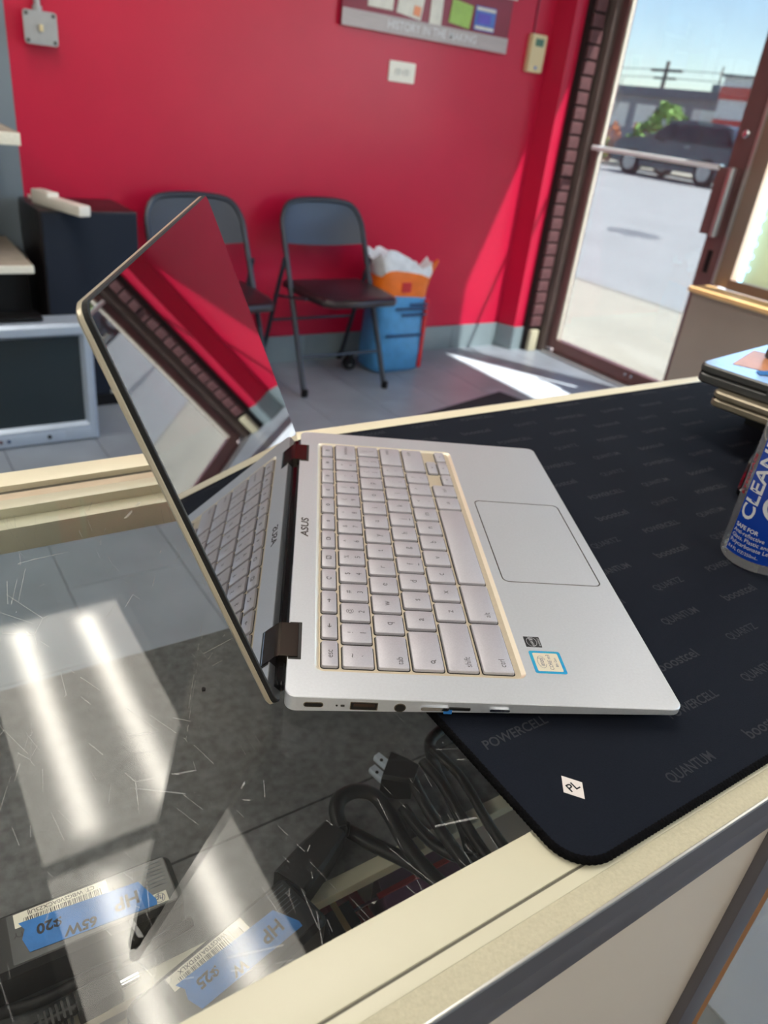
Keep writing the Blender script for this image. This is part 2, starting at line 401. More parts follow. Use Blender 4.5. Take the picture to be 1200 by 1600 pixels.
# brick strip between pier and door
wb = struct(bx('wall_brick', 3.155, 3.112, 0, 3.25, WY, CEIL, 'mortar'))
bmsh = []
for k in range(4):
    b_ = B(); bt = 0.0565
    rbox(b_, 3.162+random.uniform(-.002, .002), 3.098+random.uniform(-.003, .003), 0, 3.238+random.uniform(-.002, .003), 3.114, bt, 0.003, 0.003, 2)
    me = mesh(b_, 'brick', True); me.materials.append(M['brick']); bmsh.append(me)
z = 0.14
while z < CEIL-0.07:
    obj('brick', random.choice(bmsh), None, wb, loc=(0, 0, z)); z += 0.0665
bx('gas_pipe_cover', 3.165, 3.085, 0, 3.225, 3.11, 0.12, 'cream_rough', wb, 0.006)
# street wall: pieces around the door and the shop window
HEAD = H + 1.16
struct(bx('wall_right', WX, YF, HEAD+0.02, WX+0.12, WY, CEIL, 'white_paint'))
struct(bx('wall_right_corner', WX-0.045, 3.125, 0, WX+0.12, WY, HEAD+0.02, 'door_brown_dark'))
struct(bx('wall_right_sill', WX-0.07, YF, 0, WX+0.12, 2.055, H-0.352, 'beige_panel'))
struct(bx('wall_right_low', 3.13, YF, 0, WX-0.07, 2.115, H-0.352, 'beige_panel'))
b_ = bx('wall_right_pilaster', 3.118, 1.50, 0, 3.13, 1.62, H-0.352, 'white_paint'); struct(b_)

# ---- door
d1 = struct(thing('door_1', None, None, (WX, 2.13, 0)))
GY0, GY1 = 2.24-2.13, 3.01-2.13
def dpart(n, x0, y0, z0, x1, y1, z1, m, bev=0.003, par=None): return bx(n, x0, y0, z0, x1, y1, z1, m, par or d1, bev)
dpart('door_frame', -0.045, 3.06-2.13, 0.0, 0.05, 3.122-2.13, HEAD+0.06, 'door_brown_dark')
dpart('door_stile', -0.012, GY1, 0.03, 0.035, 3.058-2.13, HEAD, 'door_brown')
dpart('glazing_bead', -0.004, GY1-0.012, 0.085, 0.012, GY1, HEAD-0.02, 'shelf_edge', 0.002)
dpart('door_stile', -0.012, 0.0, 0.03, 0.035, GY0, HEAD, 'door_brown')
dpart('bottom_rail', -0.012, GY0, 0.012, 0.035, GY1, 0.085, 'door_brown')
dpart('door_header', -0.03, 0.0, HEAD, 0.05, 3.06-2.13, HEAD+0.06, 'door_brown_dark')
dpart('threshold', -0.06, 0.0, -0.002, 0.10, 3.06-2.13, 0.011, 'grey_steel', 0.002)
bx('door_pane', 0.008, GY0-0.005, 0.08, 0.014, GY1-0.002, HEAD, 'door_glass', d1)
b_ = B(); tube(b_, [(-0.06, GY0+0.005, H+0.150), (-0.06, GY1-0.01, H+0.150)], 0.011, 10); pb = obj('push_bar', b_, 'bar_white', d1, True)
for yy in (GY0+0.03, GY1-0.035): bx('bracket', -0.06, yy, H+0.138, 0.008, yy+0.02, H+0.162, 'chrome', pb, 0.002)
hp = dpart('handle_plate', -0.055, 0.035, H-0.125, -0.012, 0.125, H+0.155, 'door_brown', 0.004)
bx('pull_handle', -0.085, 0.028, H-0.128, -0.055, 0.052, H+0.158, 'aluminium', hp, 0.005)
b_ = B(); lathe(b_, [(0.017, 0), (0.017, 0.012), (0.012, 0.016), (0.004, 0.016)], 20); obj('lock_cylinder', b_, 'chrome', d1, True, loc=(-0.012, 0.060, H+0.292), rot=(0, -PI/2, 0))
dpart('bolt_slot', -0.017, 0.05, H-0.29, -0.011, 0.075, H-0.19, 'black_plastic', 0.003)
for yy in (0.30, 0.34):
    b_ = B(); lathe(b_, [(0.007, 0), (0.007, 0.003), (0.002, 0.004)], 14); obj('screw', b_, 'chrome', d1, True, loc=(-0.012, yy, 0.06), rot=(0, -PI/2, 0))
# ---- shop window with sill
w1 = struct(thing('window_1', None, None, (WX, 2.06, 0)))
WZ0 = H-0.33
bx('frame_cover', -0.035, 2.115-2.06, WZ0, 0.03, 2.13-2.06, HEAD+0.02, 'aluminium', w1, 0.002)
bx('frame_post', -0.03, -0.02, WZ0, 0.03, 2.115-2.06, HEAD+0.02, 'tan_frame', w1, 0.003)
bx('frame_rail', -0.05, YF-2.06, WZ0, 0.05, -0.02, WZ0+0.045, 'tan_frame', w1, 0.003)
bx('frame_head', -0.03, YF-2.06, HEAD-0.04, 0.03, -0.02, HEAD+0.02, 'tan_frame', w1, 0.003)
for yy in (-1.45, -2.90, -4.30): bx('mullion', -0.03, yy, WZ0+0.045, 0.05, yy+0.05, HEAD-0.04, 'tan_frame', w1, 0.003)
bx('pane', 0.006, YF-2.06, WZ0+0.04, 0.012, -0.025, HEAD-0.035, 'window_glass', w1)
bx('window_sill', -0.205, YF-2.06, WZ0-0.022, -0.05, 0.062, WZ0, 'wood_sill', w1, 0.004)
# illuminated sign board standing in the window
sb = thing('window_sign', 'pale green sign board with blue light strip behind the shop window', 'sign', (WX-0.02, 0, WZ0+0.046))
bx('board', -0.009, -0.05, 0.0, -0.005, 1.985, 0.395, 'board_glow', sb, 0.002)
bx('light_strip', -0.026, 1.985, 0.0, -0.004, 1.997, 0.40, 'led_blue', sb, 0.001)
for k in range(7):
    b_ = B(); tube(b_, [(0.009*math.cos(a*PI/6), 0.009*math.sin(a*PI/6), 0) for a in range(13)], 0.0022, 6)
    obj('light_ring', b_, 'led_blue', sb, True, loc=(-0.028, 1.965+0.002*k, 0.06+0.052*k), rot=(0, PI/2, 0))

# ---- ceiling troffers
def troffer(x, y, label, first=[None]):
    if first[0] is None:
        t = thing('ceiling_light', label, 'light', (x, y, CEIL), 0, 'two-tube ceiling light panels')
        b_ = B()
        for a in ((-0.30, -0.60, -0.262, 0.60), (0.262, -0.60, 0.30, 0.60), (-0.262, -0.60, 0.262, -0.575), (-0.262, 0.575, 0.262, 0.60)):
            box(b_, a[0], a[1], -0.018, a[2], a[3], 0.0)
        obj('frame', b_, 'white_paint', t)
        bx('lens', -0.262, -0.575, -0.012, 0.262, 0.575, -0.004, 'troffer_lens', t)
        first[0] = t; return t
    return dup(first[0], (x, y, CEIL), 0, label)
troffer(0.395, 2.125, 'ceiling light panel nearer the red wall, seen mirrored in the counter glass')
troffer(0.395, 0.925, 'ceiling light panel over the counter, seen mirrored in the glass near the chargers')
for x, y, lb_ in ((-1.5, 2.1, 'left of the shelves'), (-1.5, 0.2, 'left of the counter'), (0.395, -1.3, 'behind the camera'), (2.3, -1.3, 'by the shop window'), (2.3, 0.55, 'over the far end of the counter'), (-1.5, -1.6, 'in the far back corner')):  # unseen panels added to brighten counter, wall and floor
    troffer(x, y, 'unseen ceiling light panel added for brightness, '+lb_)

# ================================================================== OUTSIDE
struct(bx('pavement', WX+0.12, -30, -0.16, 5.25, 60, -0.015, 'concrete'))
struct(bx('street', 5.25, -60, -0.30, 24.0, 120, -0.10, 'asphalt'))
struct(bx('kerb', 5.25, -30, -0.25, 5.42, 60, -0.03, 'kerb_stone'))
struct(bx('far_pavement', 24.0, -60, -0.30, 27.0, 120, 0.0, 'concrete'))
struct(bx('far_ground', 27.0, -90, -0.30, 120, 160, -0.02, 'asphalt'))
# joints across the pavement
b_ = B(); prism(b_, [(9.3+0.32*math.cos(a*PI/8)*(1+.2*math.sin(3*a)), 7.5+0.42*math.sin(a*PI/8)) for a in range(16)], -0.10, -0.096)
tag(obj('oil_stain', b_, 'oil_stain'), 'dark oily stain on the road outside the door', 'stain')

# ---- parked car (side profile along +y = nose)
def car():
    t = thing('parked_car', 'dark blue-black sport utility car parked across the street', 'car', (22.4, 16.75, -0.10))
    prof = [(-2.35, 0.42), (-2.38, 0.80), (-2.30, 1.05), (-2.15, 1.12), (-1.85, 1.62), (-1.5, 1.70), (-0.3, 1.72), (0.25, 1.66), (1.05, 1.14), (1.95, 1.04), (2.22, 0.90), (2.30, 0.62), (2.24, 0.36), (1.9, 0.30), (-2.0, 0.30)]
    b_ = B(); ls = []
    for sx, k in ((-0.93, 0), (-0.90, 1), (0.90, 1), (0.93, 0)):
        ls.append([(sx*(1.0 if zz < 1.1 else 0.84), yy, zz) for yy, zz in prof])
    loops(b_, ls); obj('body', b_, 'car_paint', t, True, ang=30)
    for s in (-1, 1):
        for y0, y1, a, b2 in ((-1.95, -0.95, 0.25, 0.0), (-0.88, 0.02, 0.0, 0.0), (0.09, 0.98, 0.0, 0.62)):
            q = [(y0, 1.14), (y1, 1.14), (y1-b2, 1.58 if not b2 else 1.54), (y0+a, 1.60)]
            b_ = B(); loops(b_, [[(s*(0.925 if zz < 1.2 else 0.79), yy, zz) for yy, zz in q], [(s*(0.90 if zz < 1.2 else 0.765), yy, zz) for yy, zz in q]])
            obj('side_window', b_, 'car_glass', t)
        bx('door_trim', s*0.94-0.01, -1.5, 0.46, s*0.94+0.01, 1.2, 0.53, 'black_plastic', t)
        bx('mirror', s*1.02-0.07, 0.62, 1.08, s*1.02+0.07, 0.80, 1.24, 'car_paint', t, 0.03)
        bx('headlight', s*0.70-0.18, 2.12, 0.74, s*0.70+0.18, 2.30, 0.88, 'alloy', t, 0.02)
        bx('door_handle', s*0.945-0.012, -0.72, 0.98, s*0.945+0.012, -0.50, 1.01, 'alloy', t)
        for yy in (1.45, -1.40):
            b_ = B(); lathe(b_, [(0.20, -0.12), (0.36, -0.12), (0.38, -0.08), (0.38, 0.08), (0.36, 0.12), (0.20, 0.12)], 24)
            wl = obj('wheel', b_, 'tyre', t, True, loc=(s*0.84, yy, 0.38), rot=(0, PI/2, 0))
            b_ = B(); lathe(b_, [(0.24, -0.125), (0.24, 0.125), (0.06, 0.13)], 20)
            for a in range(5):
                c_, s_ = math.cos(a*2*PI/5), math.sin(a*2*PI/5)
                for e in (-1, 1): loops(b_, [[(0.04*c_-0.03*s_, 0.04*s_+0.03*c_, e*0.13), (0.23*c_-0.03*s_, 0.23*s_+0.03*c_, e*0.13), (0.23*c_+0.03*s_, 0.23*s_-0.03*c_, e*0.13), (0.04*c_+0.03*s_, 0.04*s_-0.03*c_, e*0.13)], [(0.04*c_-0.03*s_, 0.04*s_+0.03*c_, e*0.14), (0.23*c_-0.03*s_, 0.23*s_+0.03*c_, e*0.14), (0.23*c_+0.03*s_, 0.23*s_-0.03*c_, e*0.14), (0.04*c_+0.03*s_, 0.04*s_-0.03*c_, e*0.14)]])
            obj('hub', b_, 'alloy', wl)
    b_ = B(); q = [(1.0, 1.15), (0.30, 1.63)]
    loops(b_, [[(-0.76, q[0][0]+.02, q[0][1]), (0.76, q[0][0]+.02, q[0][1]), (0.68, q[1][0]+.02, q[1][1]), (-0.68, q[1][0]+.02, q[1][1])], [(-0.76, q[0][0]-.02, q[0][1]), (0.76, q[0][0]-.02, q[0][1]), (0.68, q[1][0]-.02, q[1][1]), (-0.68, q[1][0]-.02, q[1][1])]])
    obj('windscreen', b_, 'car_glass', t)
    bx('bumper', -0.90, 2.2, 0.34, 0.90, 2.36, 0.58, 'black_plastic', t, 0.03)
car()
# ---- long low building
lb = thing('low_building', 'long grey flat-roofed building behind the parked car', 'building', (32, 34.1, 0))
bx('wall', 0, -12, 0, 5, 12, 2.75, 'facade_grey', lb)
bx('roof_edge', -0.3, -12.05, 2.6, 5.2, 12.2, 2.95, 'facade_dark', lb)
for k in range(14):
    bx('window', -0.06, -11+1.6*k, 1.25, 0.02, -11+1.6*k+1.15, 2.25, 'card_white', lb)
bx('shop_awning', -0.9, -11.5, 1.15, 0, -7.5, 1.45, 'facade_red', lb)
# ---- striped corner tower
tb = thing('striped_building', 'white building corner with two broad red stripes', 'building', (30, 19.6, 0))
bx('tower', 0, 0, 0, 2.5, 2.1, 3.40, 'facade_white', tb)
bx('stripe', -0.04, -0.04, 2.62, 2.54, 2.14, 3.06, 'facade_red', tb)
bx('stripe', -0.04, -0.04, 1.74, 2.54, 2.14, 1.92, 'facade_red', tb)
bx('roof_cap', -0.1, -0.1, 3.40, 2.6, 2.2, 3.47, 'facade_dark', tb)
bb2 = thing('blue_grey_building', 'tall blue-grey building at the door edge beside the striped one', 'building', (31, 13.5, 0))
bx('wall', 0, 0, 0, 6, 5.8, 3.75, 'facade_blue', bb2); bx('roof_cap', -0.2, -0.2, 3.75, 6.2, 5.95, 3.9, 'facade_dark', bb2)
for k in range(3): bx('window', -0.05, 0.6+2.0*k, 1.2, 0.02, 2.0+2.0*k, 2.6, 'car_glass', bb2)
# ---- shrubs, tree, poles
def shrub(name, label, loc, r, h, m, n=260):
    t = thing(name, label, 'shrub', loc)
    b_ = B()
    for k in range(n):
        u, v = random.uniform(0, 2*PI), random.uniform(0, 1); q = random.uniform(0.3, 1)**0.5
        p = Vector((r*q*math.cos(u)*math.sin(PI*(.15+.8*v)), r*q*math.sin(u)*math.sin(PI*(.15+.8*v)), h*v)); s = r*random.uniform(.10, .22)
        a = Vector((random.uniform(-1, 1), random.uniform(-1, 1), random.uniform(-1, 1))).normalized(); c2 = a.orthogonal().normalized(); c3 = a.cross(c2)
        vv = [b_.verts.new(p+e) for e in (c2*s, c3*s, -c2*s, -c3*s, a*s*.4)]
        for i in range(4): b_.faces.new((vv[i], vv[(i+1) % 4], vv[4]))
    tag(obj('foliage', b_, m, t), kind='stuff')
    b_ = B()
    for k in range(5): tube(b_, [(0, 0, 0), (r*.3*math.cos(k*1.3), r*.3*math.sin(k*1.3), h*.6)], [0.05, 0.02], 6)
    obj('stem', b_, 'bark', t)
shrub('green_shrub', 'bright green bushy shrub behind the parked car', (25.6, 20.5, 0), 1.1, 2.1, 'leaf')
shrub('green_shrub', 'small green shrub under the push bar left of the car', (25.0, 22.9, 0), 0.7, 0.9, 'leaf', 120)
shrub('rust_shrub', 'small rust-orange shrub at the nose of the car', (24.6, 21.9, 0), 0.34, 1.35, 'leaf_orange', 140)
tr = thing('bare_tree', 'bare grey tree beside the left edge of the door glass', 'tree', (26.0, 23.9, 0))
b_ = B(); tube(b_, [(0, 0, 0), (0.05, 0, 1.3), (0, 0.05, 2.6)], [0.12, 0.09, 0.04], 8); obj('trunk', b_, 'bark', tr, True)
for k in range(14):
    a = k*2.4; z0 = 0.9+0.11*k; l = 1.1-0.03*k
    b_ = B(); p0 = Vector((0.03, 0.02, z0)); tube(b_, smooth_path([p0, p0+Vector((l*.4*math.cos(a), l*.4*math.sin(a), l*.5)), p0+Vector((l*.55*math.cos(a+.3), l*.55*math.sin(a+.3), l*1.1))], 3), 0.018, 5)
    obj('branch', b_, 'bark', tr)
up_ = thing('utility_pole', 'leaning utility pole with cross arm above the low building', 'pole', (38, 31.3, 0))
b_ = B(); tube(b_, [(0, 0, 0), (0, -0.1, 4.55)], [0.14, 0.10], 10); obj('pole', b_, 'bark', up_, True)
bx('cross_arm', -0.08, -1.1, 4.05, 0.08, 0.9, 4.18, 'bark', up_); bx('cross_arm', -0.08, -0.8, 3.70, 0.08, 0.6, 3.80, 'bark', up_)
for zz in (4.16, 3.78):
    b_ = B(); tube(b_, smooth_path([(0, -40, zz+0.5), (0, -20, zz-0.45), (0, 0, zz), (0, 20, zz-0.45), (0, 40, zz+0.5)], 6), 0.018, 5); obj('wire', b_, 'black_plastic', up_)
u2 = thing('signal_mast', 'thin mast rising behind the low building roof', 'pole', (40, 29.2, 0))
b_ = B(); tube(b_, [(0, 0, 0), (0, 0, 4.6)], [0.08, 0.04], 8); obj('mast', b_, 'bark', u2, True); bx('lamp_head', -0.2, -0.25, 3.4, 0.2, 0.25, 3.75, 'facade_dark', u2, 0.05)

# ================================================================== ON AND AT THE RED WALL
# switch box with conduit
t = thing('switch_box', 'grey metal light switch box with conduit on the red wall', 'light switch', (0.667, WY, H+0.328))
bx('box_body', -0.044, -0.045, -0.042, 0.044, 0, 0.042, 'grey_steel', t, 0.006)
b_ = B(); prism(b_, rr(-0.054, -0.050, 0.054, 0.050, 0.010), 0, 0.006); cv = obj('cover_plate', b_, 'grey_steel', t, True, loc=(0, -0.045, 0), rot=(PI/2, 0, 0))
for sx in (-1, 1):
    for sz in (-1, 1):
        b_ = B(); lathe(b_, [(0.006, 0), (0.006, 0.003), (0.002, 0.004)], 12); obj('screw', b_, 'notebook_grey', cv, True, loc=(sx*0.043, sz*0.039, 0.006))
bx('toggle', -0.005, -0.068, -0.010, 0.005, -0.050, 0.010, 'cream_plastic', t, 0.002)
b_ = B(); tube(b_, [(0.0, -0.022, 0.042), (0.0, -0.022, CEIL-H-0.328)], 0.011, 10); cn = obj('conduit', b_, 'grey_steel', t, True)
b_ = B(); tube(b_, [(0.0, -0.022, 0.042), (0.0, -0.022, 0.065)], 0.016, 10); obj('connector', b_, 'grey_steel', cn, True)
# poster board
t = thing('poster_board', 'maroon poster board with silver lettered strip high on the red wall', 'poster', (1.85, WY, H+0.497))
bx('panel', 0, -0.022, 0.0, 0.905, 0, 0.62, 'poster_maroon', t, 0.002)
bx('silver_strip', 0.0, -0.026, 0.0, 0.905, -0.022, 0.062, 'poster_silver', t)
text('lettering', 'HISTORY IN THE MAKING', 0.046, 'print_white', t, (0.47, -0.0275, 0.031), (PI/2, 0, 0), bold=0.0006, sx=0.92)
def card(x0, z0, x1, z1, m, rz=0.0):
    cx, cz = (x0+x1)/2, (z0+z1)/2
    o = bx('card', x0-cx, -0.003, z0-cz, x1-cx, 0, z1-cz, m, t); o.location = (cx, -0.0225, cz); o.rotation_euler = (0, rz, 0); return o
card(0.12, 0.082, 0.245, 0.185, 'card_white'); o1 = card(0.27, 0.072, 0.40, 0.175, 'card_white', 0.12); card(0.44, 0.058, 0.505, 0.21, 'card_white')
card(0.55, 0.075, 0.67, 0.165, 'card_green', 0.1); o2 = card(0.69, 0.072, 0.81, 0.165, 'card_blue'); card(0.54, 0.215, 0.58, 0.25, 'card_blue'); card(0.74, 0.215, 0.925, 0.30, 'card_white'); card(0.76, 0.23, 0.925, 0.31, 'card_violet').location.y = -0.027
card(0.45, 0.24, 0.50, 0.33, 'card_white')
bx('print_spot', 0.02, -0.006, -0.04, 0.055, -0.003, -0.005, 'card_orange', o1); bx('print_spot', -0.045, -0.006, -0.02, 0.03, -0.003, 0.02, 'card_violet', o2)
bx('print_spot', -0.055, -0.006, 0.03, 0.055, -0.003, 0.042, 'card_white', o2); bx('print_spot', -0.055, -0.006, -0.042, 0.055, -0.003, -0.03, 'card_white', o2)
# socket plate
t = thing('wall_socket', 'white horizontal wall socket plate below the poster', 'socket', (2.189, WY, H+0.360))
b_ = B(); prism(b_, rr(-0.070, -0.040, 0.070, 0.040, 0.006), 0, 0.006); obj('plate', b_, 'white_plastic', t, True, rot=(PI/2, 0, 0))
for sx in (-1, 1):
    b_ = B(); prism(b_, rr(-0.017, -0.014, 0.017, 0.014, 0.007), 0.006, 0.009); oo = obj('outlet', b_, 'card_white', t, True, loc=(sx*0.022, 0, 0), rot=(PI/2, 0, 0))
    for q in (-0.006, 0.006): bx('slot', -0.001, q-0.004, 0.009, 0.001, q+0.004, 0.0095, 'black_plastic', oo, 0)
b_ = B(); lathe(b_, [(0.003, 0.006), (0.003, 0.0075)], 10); obj('screw', b_, 'grey_steel', t, rot=(PI/2, 0, 0))
# thermostat
t = thing('thermostat', 'cream wall thermostat with small green display near the door', 'thermostat', (2.955, WY, H+0.522))
b_ = B(); prism(b_, rr(-0.050, -0.080, 0.050, 0.080, 0.010), 0, 0.028); bmesh.ops.bevel(b_, geom=[e for e in b_.edges if abs(e.verts[0].co.z-0.028) < 1e-5 and abs(e.verts[1].co.z-0.028) < 1e-5], offset=0.005, segments=2, affect='EDGES'); obj('case', b_, 'cream_plastic', t, True, rot=(PI/2, 0, 0))
bx('display', -0.026, -0.0295, 0.030, 0.026, -0.028, 0.062, 'lcd_green', t)
b_ = B(); lathe(b_, [(0.008, 0.028), (0.008, 0.030), (0.003, 0.031)], 14); obj('button', b_, 'card_blue', t, True, loc=(0, 0, -0.060), rot=(PI/2, 0, 0))
bx('wire', -0.030, -0.006, 0.080, -0.024, 0, CEIL-H-0.522, 'poster_maroon', t)

# ================================================================== FOLDING CHAIRS
def make_chair(label):
    t = thing('folding_chair', label, 'chair', (1.76, 2.955, 0), 0, 'black folding chairs along the red wall')
    zt = 0.768; fy0, fy1 = -0.165, 0.19
    yy = lambda z_: fy0+(fy1-fy0)*z_/zt
    arch = [(-0.212, yy(0), 0.0), (-0.205, yy(.43), 0.43), (-0.202, yy(.62), 0.62), (-0.196, yy(.69), 0.69), (-0.165, yy(.742), 0.742), (-0.11, yy(.762), 0.762), (0, yy(.768), 0.768)]
    path = smooth_path(arch+[(-x_, y_, z_) for x_, y_, z_ in reversed(arch[:-1])], 5)
    b_ = B(); tube(b_, path, 0.0125, 8); obj('front_frame', b_, 'chair_metal', t, True)
    for s in (-1, 1):
        b_ = B(); tube(b_, [(s*0.222, 0.275, 0), (s*0.218, 0.075, 0.54)], 0.010, 8); lg = obj('rear_leg', b_, 'chair_metal', t, True)
        b_ = B(); lathe(b_, [(0.014, 0), (0.014, 0.03), (0.011, 0.032)], 10); obj('foot_cap', b_, 'black_plastic', lg, True, loc=(s*0.222, 0.275, 0))
        b_ = B(); lathe(b_, [(0.015, 0), (0.015, 0.03), (0.012, 0.032)], 10); obj('foot_cap', b_, 'black_plastic', t, True, loc=(s*0.212, fy0, 0))
        b_ = B(); tube(b_, [(s*0.205, -0.12, 0.415), (s*0.212, 0.17, 0.36)], 0.007, 6); obj('link_bar', b_, 'chair_metal', t, True)
    b_ = B(); tube(b_, [(-0.220, 0.185, 0.245), (0.220, 0.185, 0.245)], 0.007, 8); obj('stretcher', b_, 'chair_metal', t, True)
    b_ = B(); tube(b_, [(-0.209, yy(.155), 0.155), (0.209, yy(.155), 0.155)], 0.007, 8); obj('stretcher', b_, 'chair_metal', t, True)
    # backrest: curved sheet filling the arch
    b_ = B(); top = []; bot = []; n = 16
    def arch_z(x_):
        a = abs(x_)
        pts_ = [(0, .768), (.11, .762), (.165, .742), (.196, .69), (.203, .60)]
        for (xa, za), (xb, zb) in zip(pts_, pts_[1:]):
            if xa <= a <= xb: return za+(zb-za)*(a-xa)/(xb-xa)
        return .6
    fr = []; bk = []
    for i in range(n+1):
        x_ = -0.196+0.392*i/n; dz = 0.02*(x_/0.196)**2
        z1_ = arch_z(x_)-0.002; z0_ = 0.598-0.012*(1-(x_/0.196)**2)
        dep = 0.022*(1-(x_/0.196)**2)
        for q, dst in ((0, fr), (0.004, bk)):
            dst.append([(x_, yy(z0_+(z1_-z0_)*k/5)+dep*min(1, (z1_-(z0_+(z1_-z0_)*k/5))*12)+q-.002, z0_+(z1_-z0_)*k/5) for k in range(6)])
    for g_ in (fr, bk):
        vv = [[b_.verts.new(p) for p in l] for l in g_]
        for a, c in zip(vv, vv[1:]):
            for k in range(5): b_.faces.new((a[k], c[k], c[k+1], a[k+1]))
    obj('backrest', b_, 'chair_metal', t, True, ang=60)
    b_ = B(); so = [(-0.195, 0.13), (-0.20, -0.12), (-0.185, -0.22), (-0.15, -0.255), (0, -0.265), (0.15, -0.255), (0.185, -0.22), (0.20, -0.12), (0.195, 0.13)]
    sc = lambda k, z_: [(x_*k, -0.06+(y_+0.06)*k, z_) for x_, y_ in so]
    loops(b_, [sc(0.94, 0.405), sc(1.0, 0.410), sc(1.0, 0.428), sc(0.97, 0.438), sc(0.85, 0.442)]); obj('seat', b_, 'chair_seat', t, True, ang=50)
    return t
ch = make_chair('black metal folding chair in front of the blue bag')
dup(ch, (1.175, 2.955, 0), 0.0, 'black metal folding chair half hidden behind the raised notebook lid')

# ================================================================== BAG
def bag():
    t = thing('product_bag', 'open blue and orange plastic bag standing behind the folding chair', 'bag', (2.165, 3.05, 0))
    def lev(z_, hw, hd, wob, dx=0.0):
        l = []
        for i in range(28):
            a = 2*PI*i/28; c_, s_ = math.cos(a), math.sin(a)
            e = 0.45
            x_ = hw*math.copysign(abs(c_)**e, c_); y_ = hd*math.copysign(abs(s_)**e, s_)
            k = 1+wob*math.sin(5*a+z_*40)
            l.append((x_*k+dx, y_*k, z_+wob*0.25*math.sin(3*a+1.0)))
        return l
    b_ = B(); loops(b_, [lev(0.0, .12, .075, 0), lev(0.02, .15, .09, .01), lev(0.12, .155, .095, .015), lev(0.25, .15, .09, .02), lev(0.37, .14, .082, .03)], True, False)
    obj('blue_body', b_, 'bag_blue', t, True, ang=80)
    b_ = B(); loops(b_, [lev(0.37, .14, .082, .03), lev(0.42, .138, .078, .05), lev(0.475, .145, .07, .07, .01)], False, False); obj('orange_band', b_, 'bag_orange', t, True, ang=80)
    b_ = B(); lw = lev(0.475, .145, .07, .07, .01)
    tp = [(x_*1.12-0.005, y_*0.9, z_+(.085 if x_ < 0.05 else 0.03)+0.02*math.sin(i*1.7)) for i, (x_, y_, z_) in enumerate(lev(0.475, .15, .075, .05, .01))]
    tp2 = [(x_*0.75, y_*0.5, z_-0.03) for x_, y_, z_ in tp]
    loops(b_, [lw, tp, tp2], False, True); obj('open_top', b_, 'bag_white', t, True, ang=80)
    b_ = B(); loops(b_, [[(0.10, -0.06, 0.42), (0.14, -0.05, 0.40), (0.13, 0.02, 0.42)], [(0.145, -0.055, 0.48), (0.165, -0.045, 0.47), (0.155, -0.01, 0.49)], [(0.185, -0.05, 0.535), (0.192, -0.05, 0.53), (0.188, -0.04, 0.54)]]); obj('torn_flap', b_, 'bag_orange', t, True)
    for z_, x0_, x1_ in ((0.315, -.06, .12), (0.285, -.02, .12), (0.185, -.10, .11), (0.335, .02, .12)):
        bx('print_line', x0_, -0.102, z_, x1_, -0.094, z_+0.009, 'bag_dark', t)
    bx('red_edge', 0.112, -0.0985, 0.02, 0.130, -0.080, 0.36, 'bag_red', t, 0.004)
    bx('price_print', -0.03, -0.086, 0.395, 0.02, -0.080, 0.44, 'bag_red', t)
bag()
t = thing('caster_wheel', 'small black wheel on the floor at the foot of the blue bag', 'wheel', (1.935, 3.06, 0))
b_ = B(); lathe(b_, [(0.012, -0.013), (0.032, -0.013), (0.035, -0.008), (0.035, 0.008), (0.032, 0.013), (0.012, 0.013)], 18); obj('tyre', b_, 'black_plastic', t, True, loc=(0, 0, 0.035), rot=(PI/2, 0, 0))
b_ = B(); lathe(b_, [(0.012, -0.015), (0.012, 0.015)], 12); obj('hub', b_, 'grey_steel', t, True, loc=(0, 0, 0.035), rot=(PI/2, 0, 0))
bx('fork', -0.014, -0.02, 0.03, 0.014, 0.02, 0.085, 'black_plastic', t, 0.004)
# thin dark sheet on the floor beyond the counter
b_ = B(); prism(b_, [(1.80, 2.40), (2.02, 1.52), (2.72, 1.68), (2.50, 2.565)], 0.0, 0.009); ob = obj('dark_floor_sheet', b_, 'dark_sheet', None); tag(ob, 'thin dark sheet on the floor just beyond the counter', 'mat')

# ================================================================== LEFT CORNER: speaker, power strip, shelves, television
t = thing('floor_speaker', 'black box loudspeaker with dark blue cloth front below the red wall', 'speaker', (0.552, 2.92, 0), 0.045)
bx('cabinet', 0, 0.012, 0.0, 0.340, 0.30, 0.725, 'speaker_wood', t, 0.004)
bx('grille', 0.004, 0.0, 0.045, 0.336, 0.012, 0.721, 'speaker_cloth', t, 0.005)
bx('base_strip', 0.004, -0.002, 0.0, 0.336, 0.012, 0.043, 'black_plastic', t, 0.002)
bx('badge', 0.20, -0.004, 0.048, 0.26, 0.0, 0.062, 'aluminium', t)
pA, pB = pt(58, 308, 0.745), pt(133, 330, 0.745)
dv = (pB-pA); L_ = dv.length; an = math.atan2(dv.y, dv.x)
t = thing('power_strip', 'white plastic power strip lying across the top of the loudspeaker', 'power strip', (pA.x, pA.y, 0.7255), an)
bx('body', 0, -0.022, 0.0, L_, 0.022, 0.036, 'white_plastic', t, 0.006)
bx('switch_end', -0.002, -0.023, 0.0, L_*0.36, 0.023, 0.050, 'white_plastic', t, 0.006)
bx('rocker_switch', L_*0.12, -0.009, 0.050, L_*0.26, 0.009, 0.053, 'card_white', t, 0.001)
b_ = B(); tube(b_, smooth_path([(-0.002, 0, 0.02), (-0.04, 0.0, 0.01), (-0.09, 0.02, 0.008), (-0.14, 0.05, -0.1)], 5), 0.004, 6); obj('cord', b_, 'white_plastic', t, True)
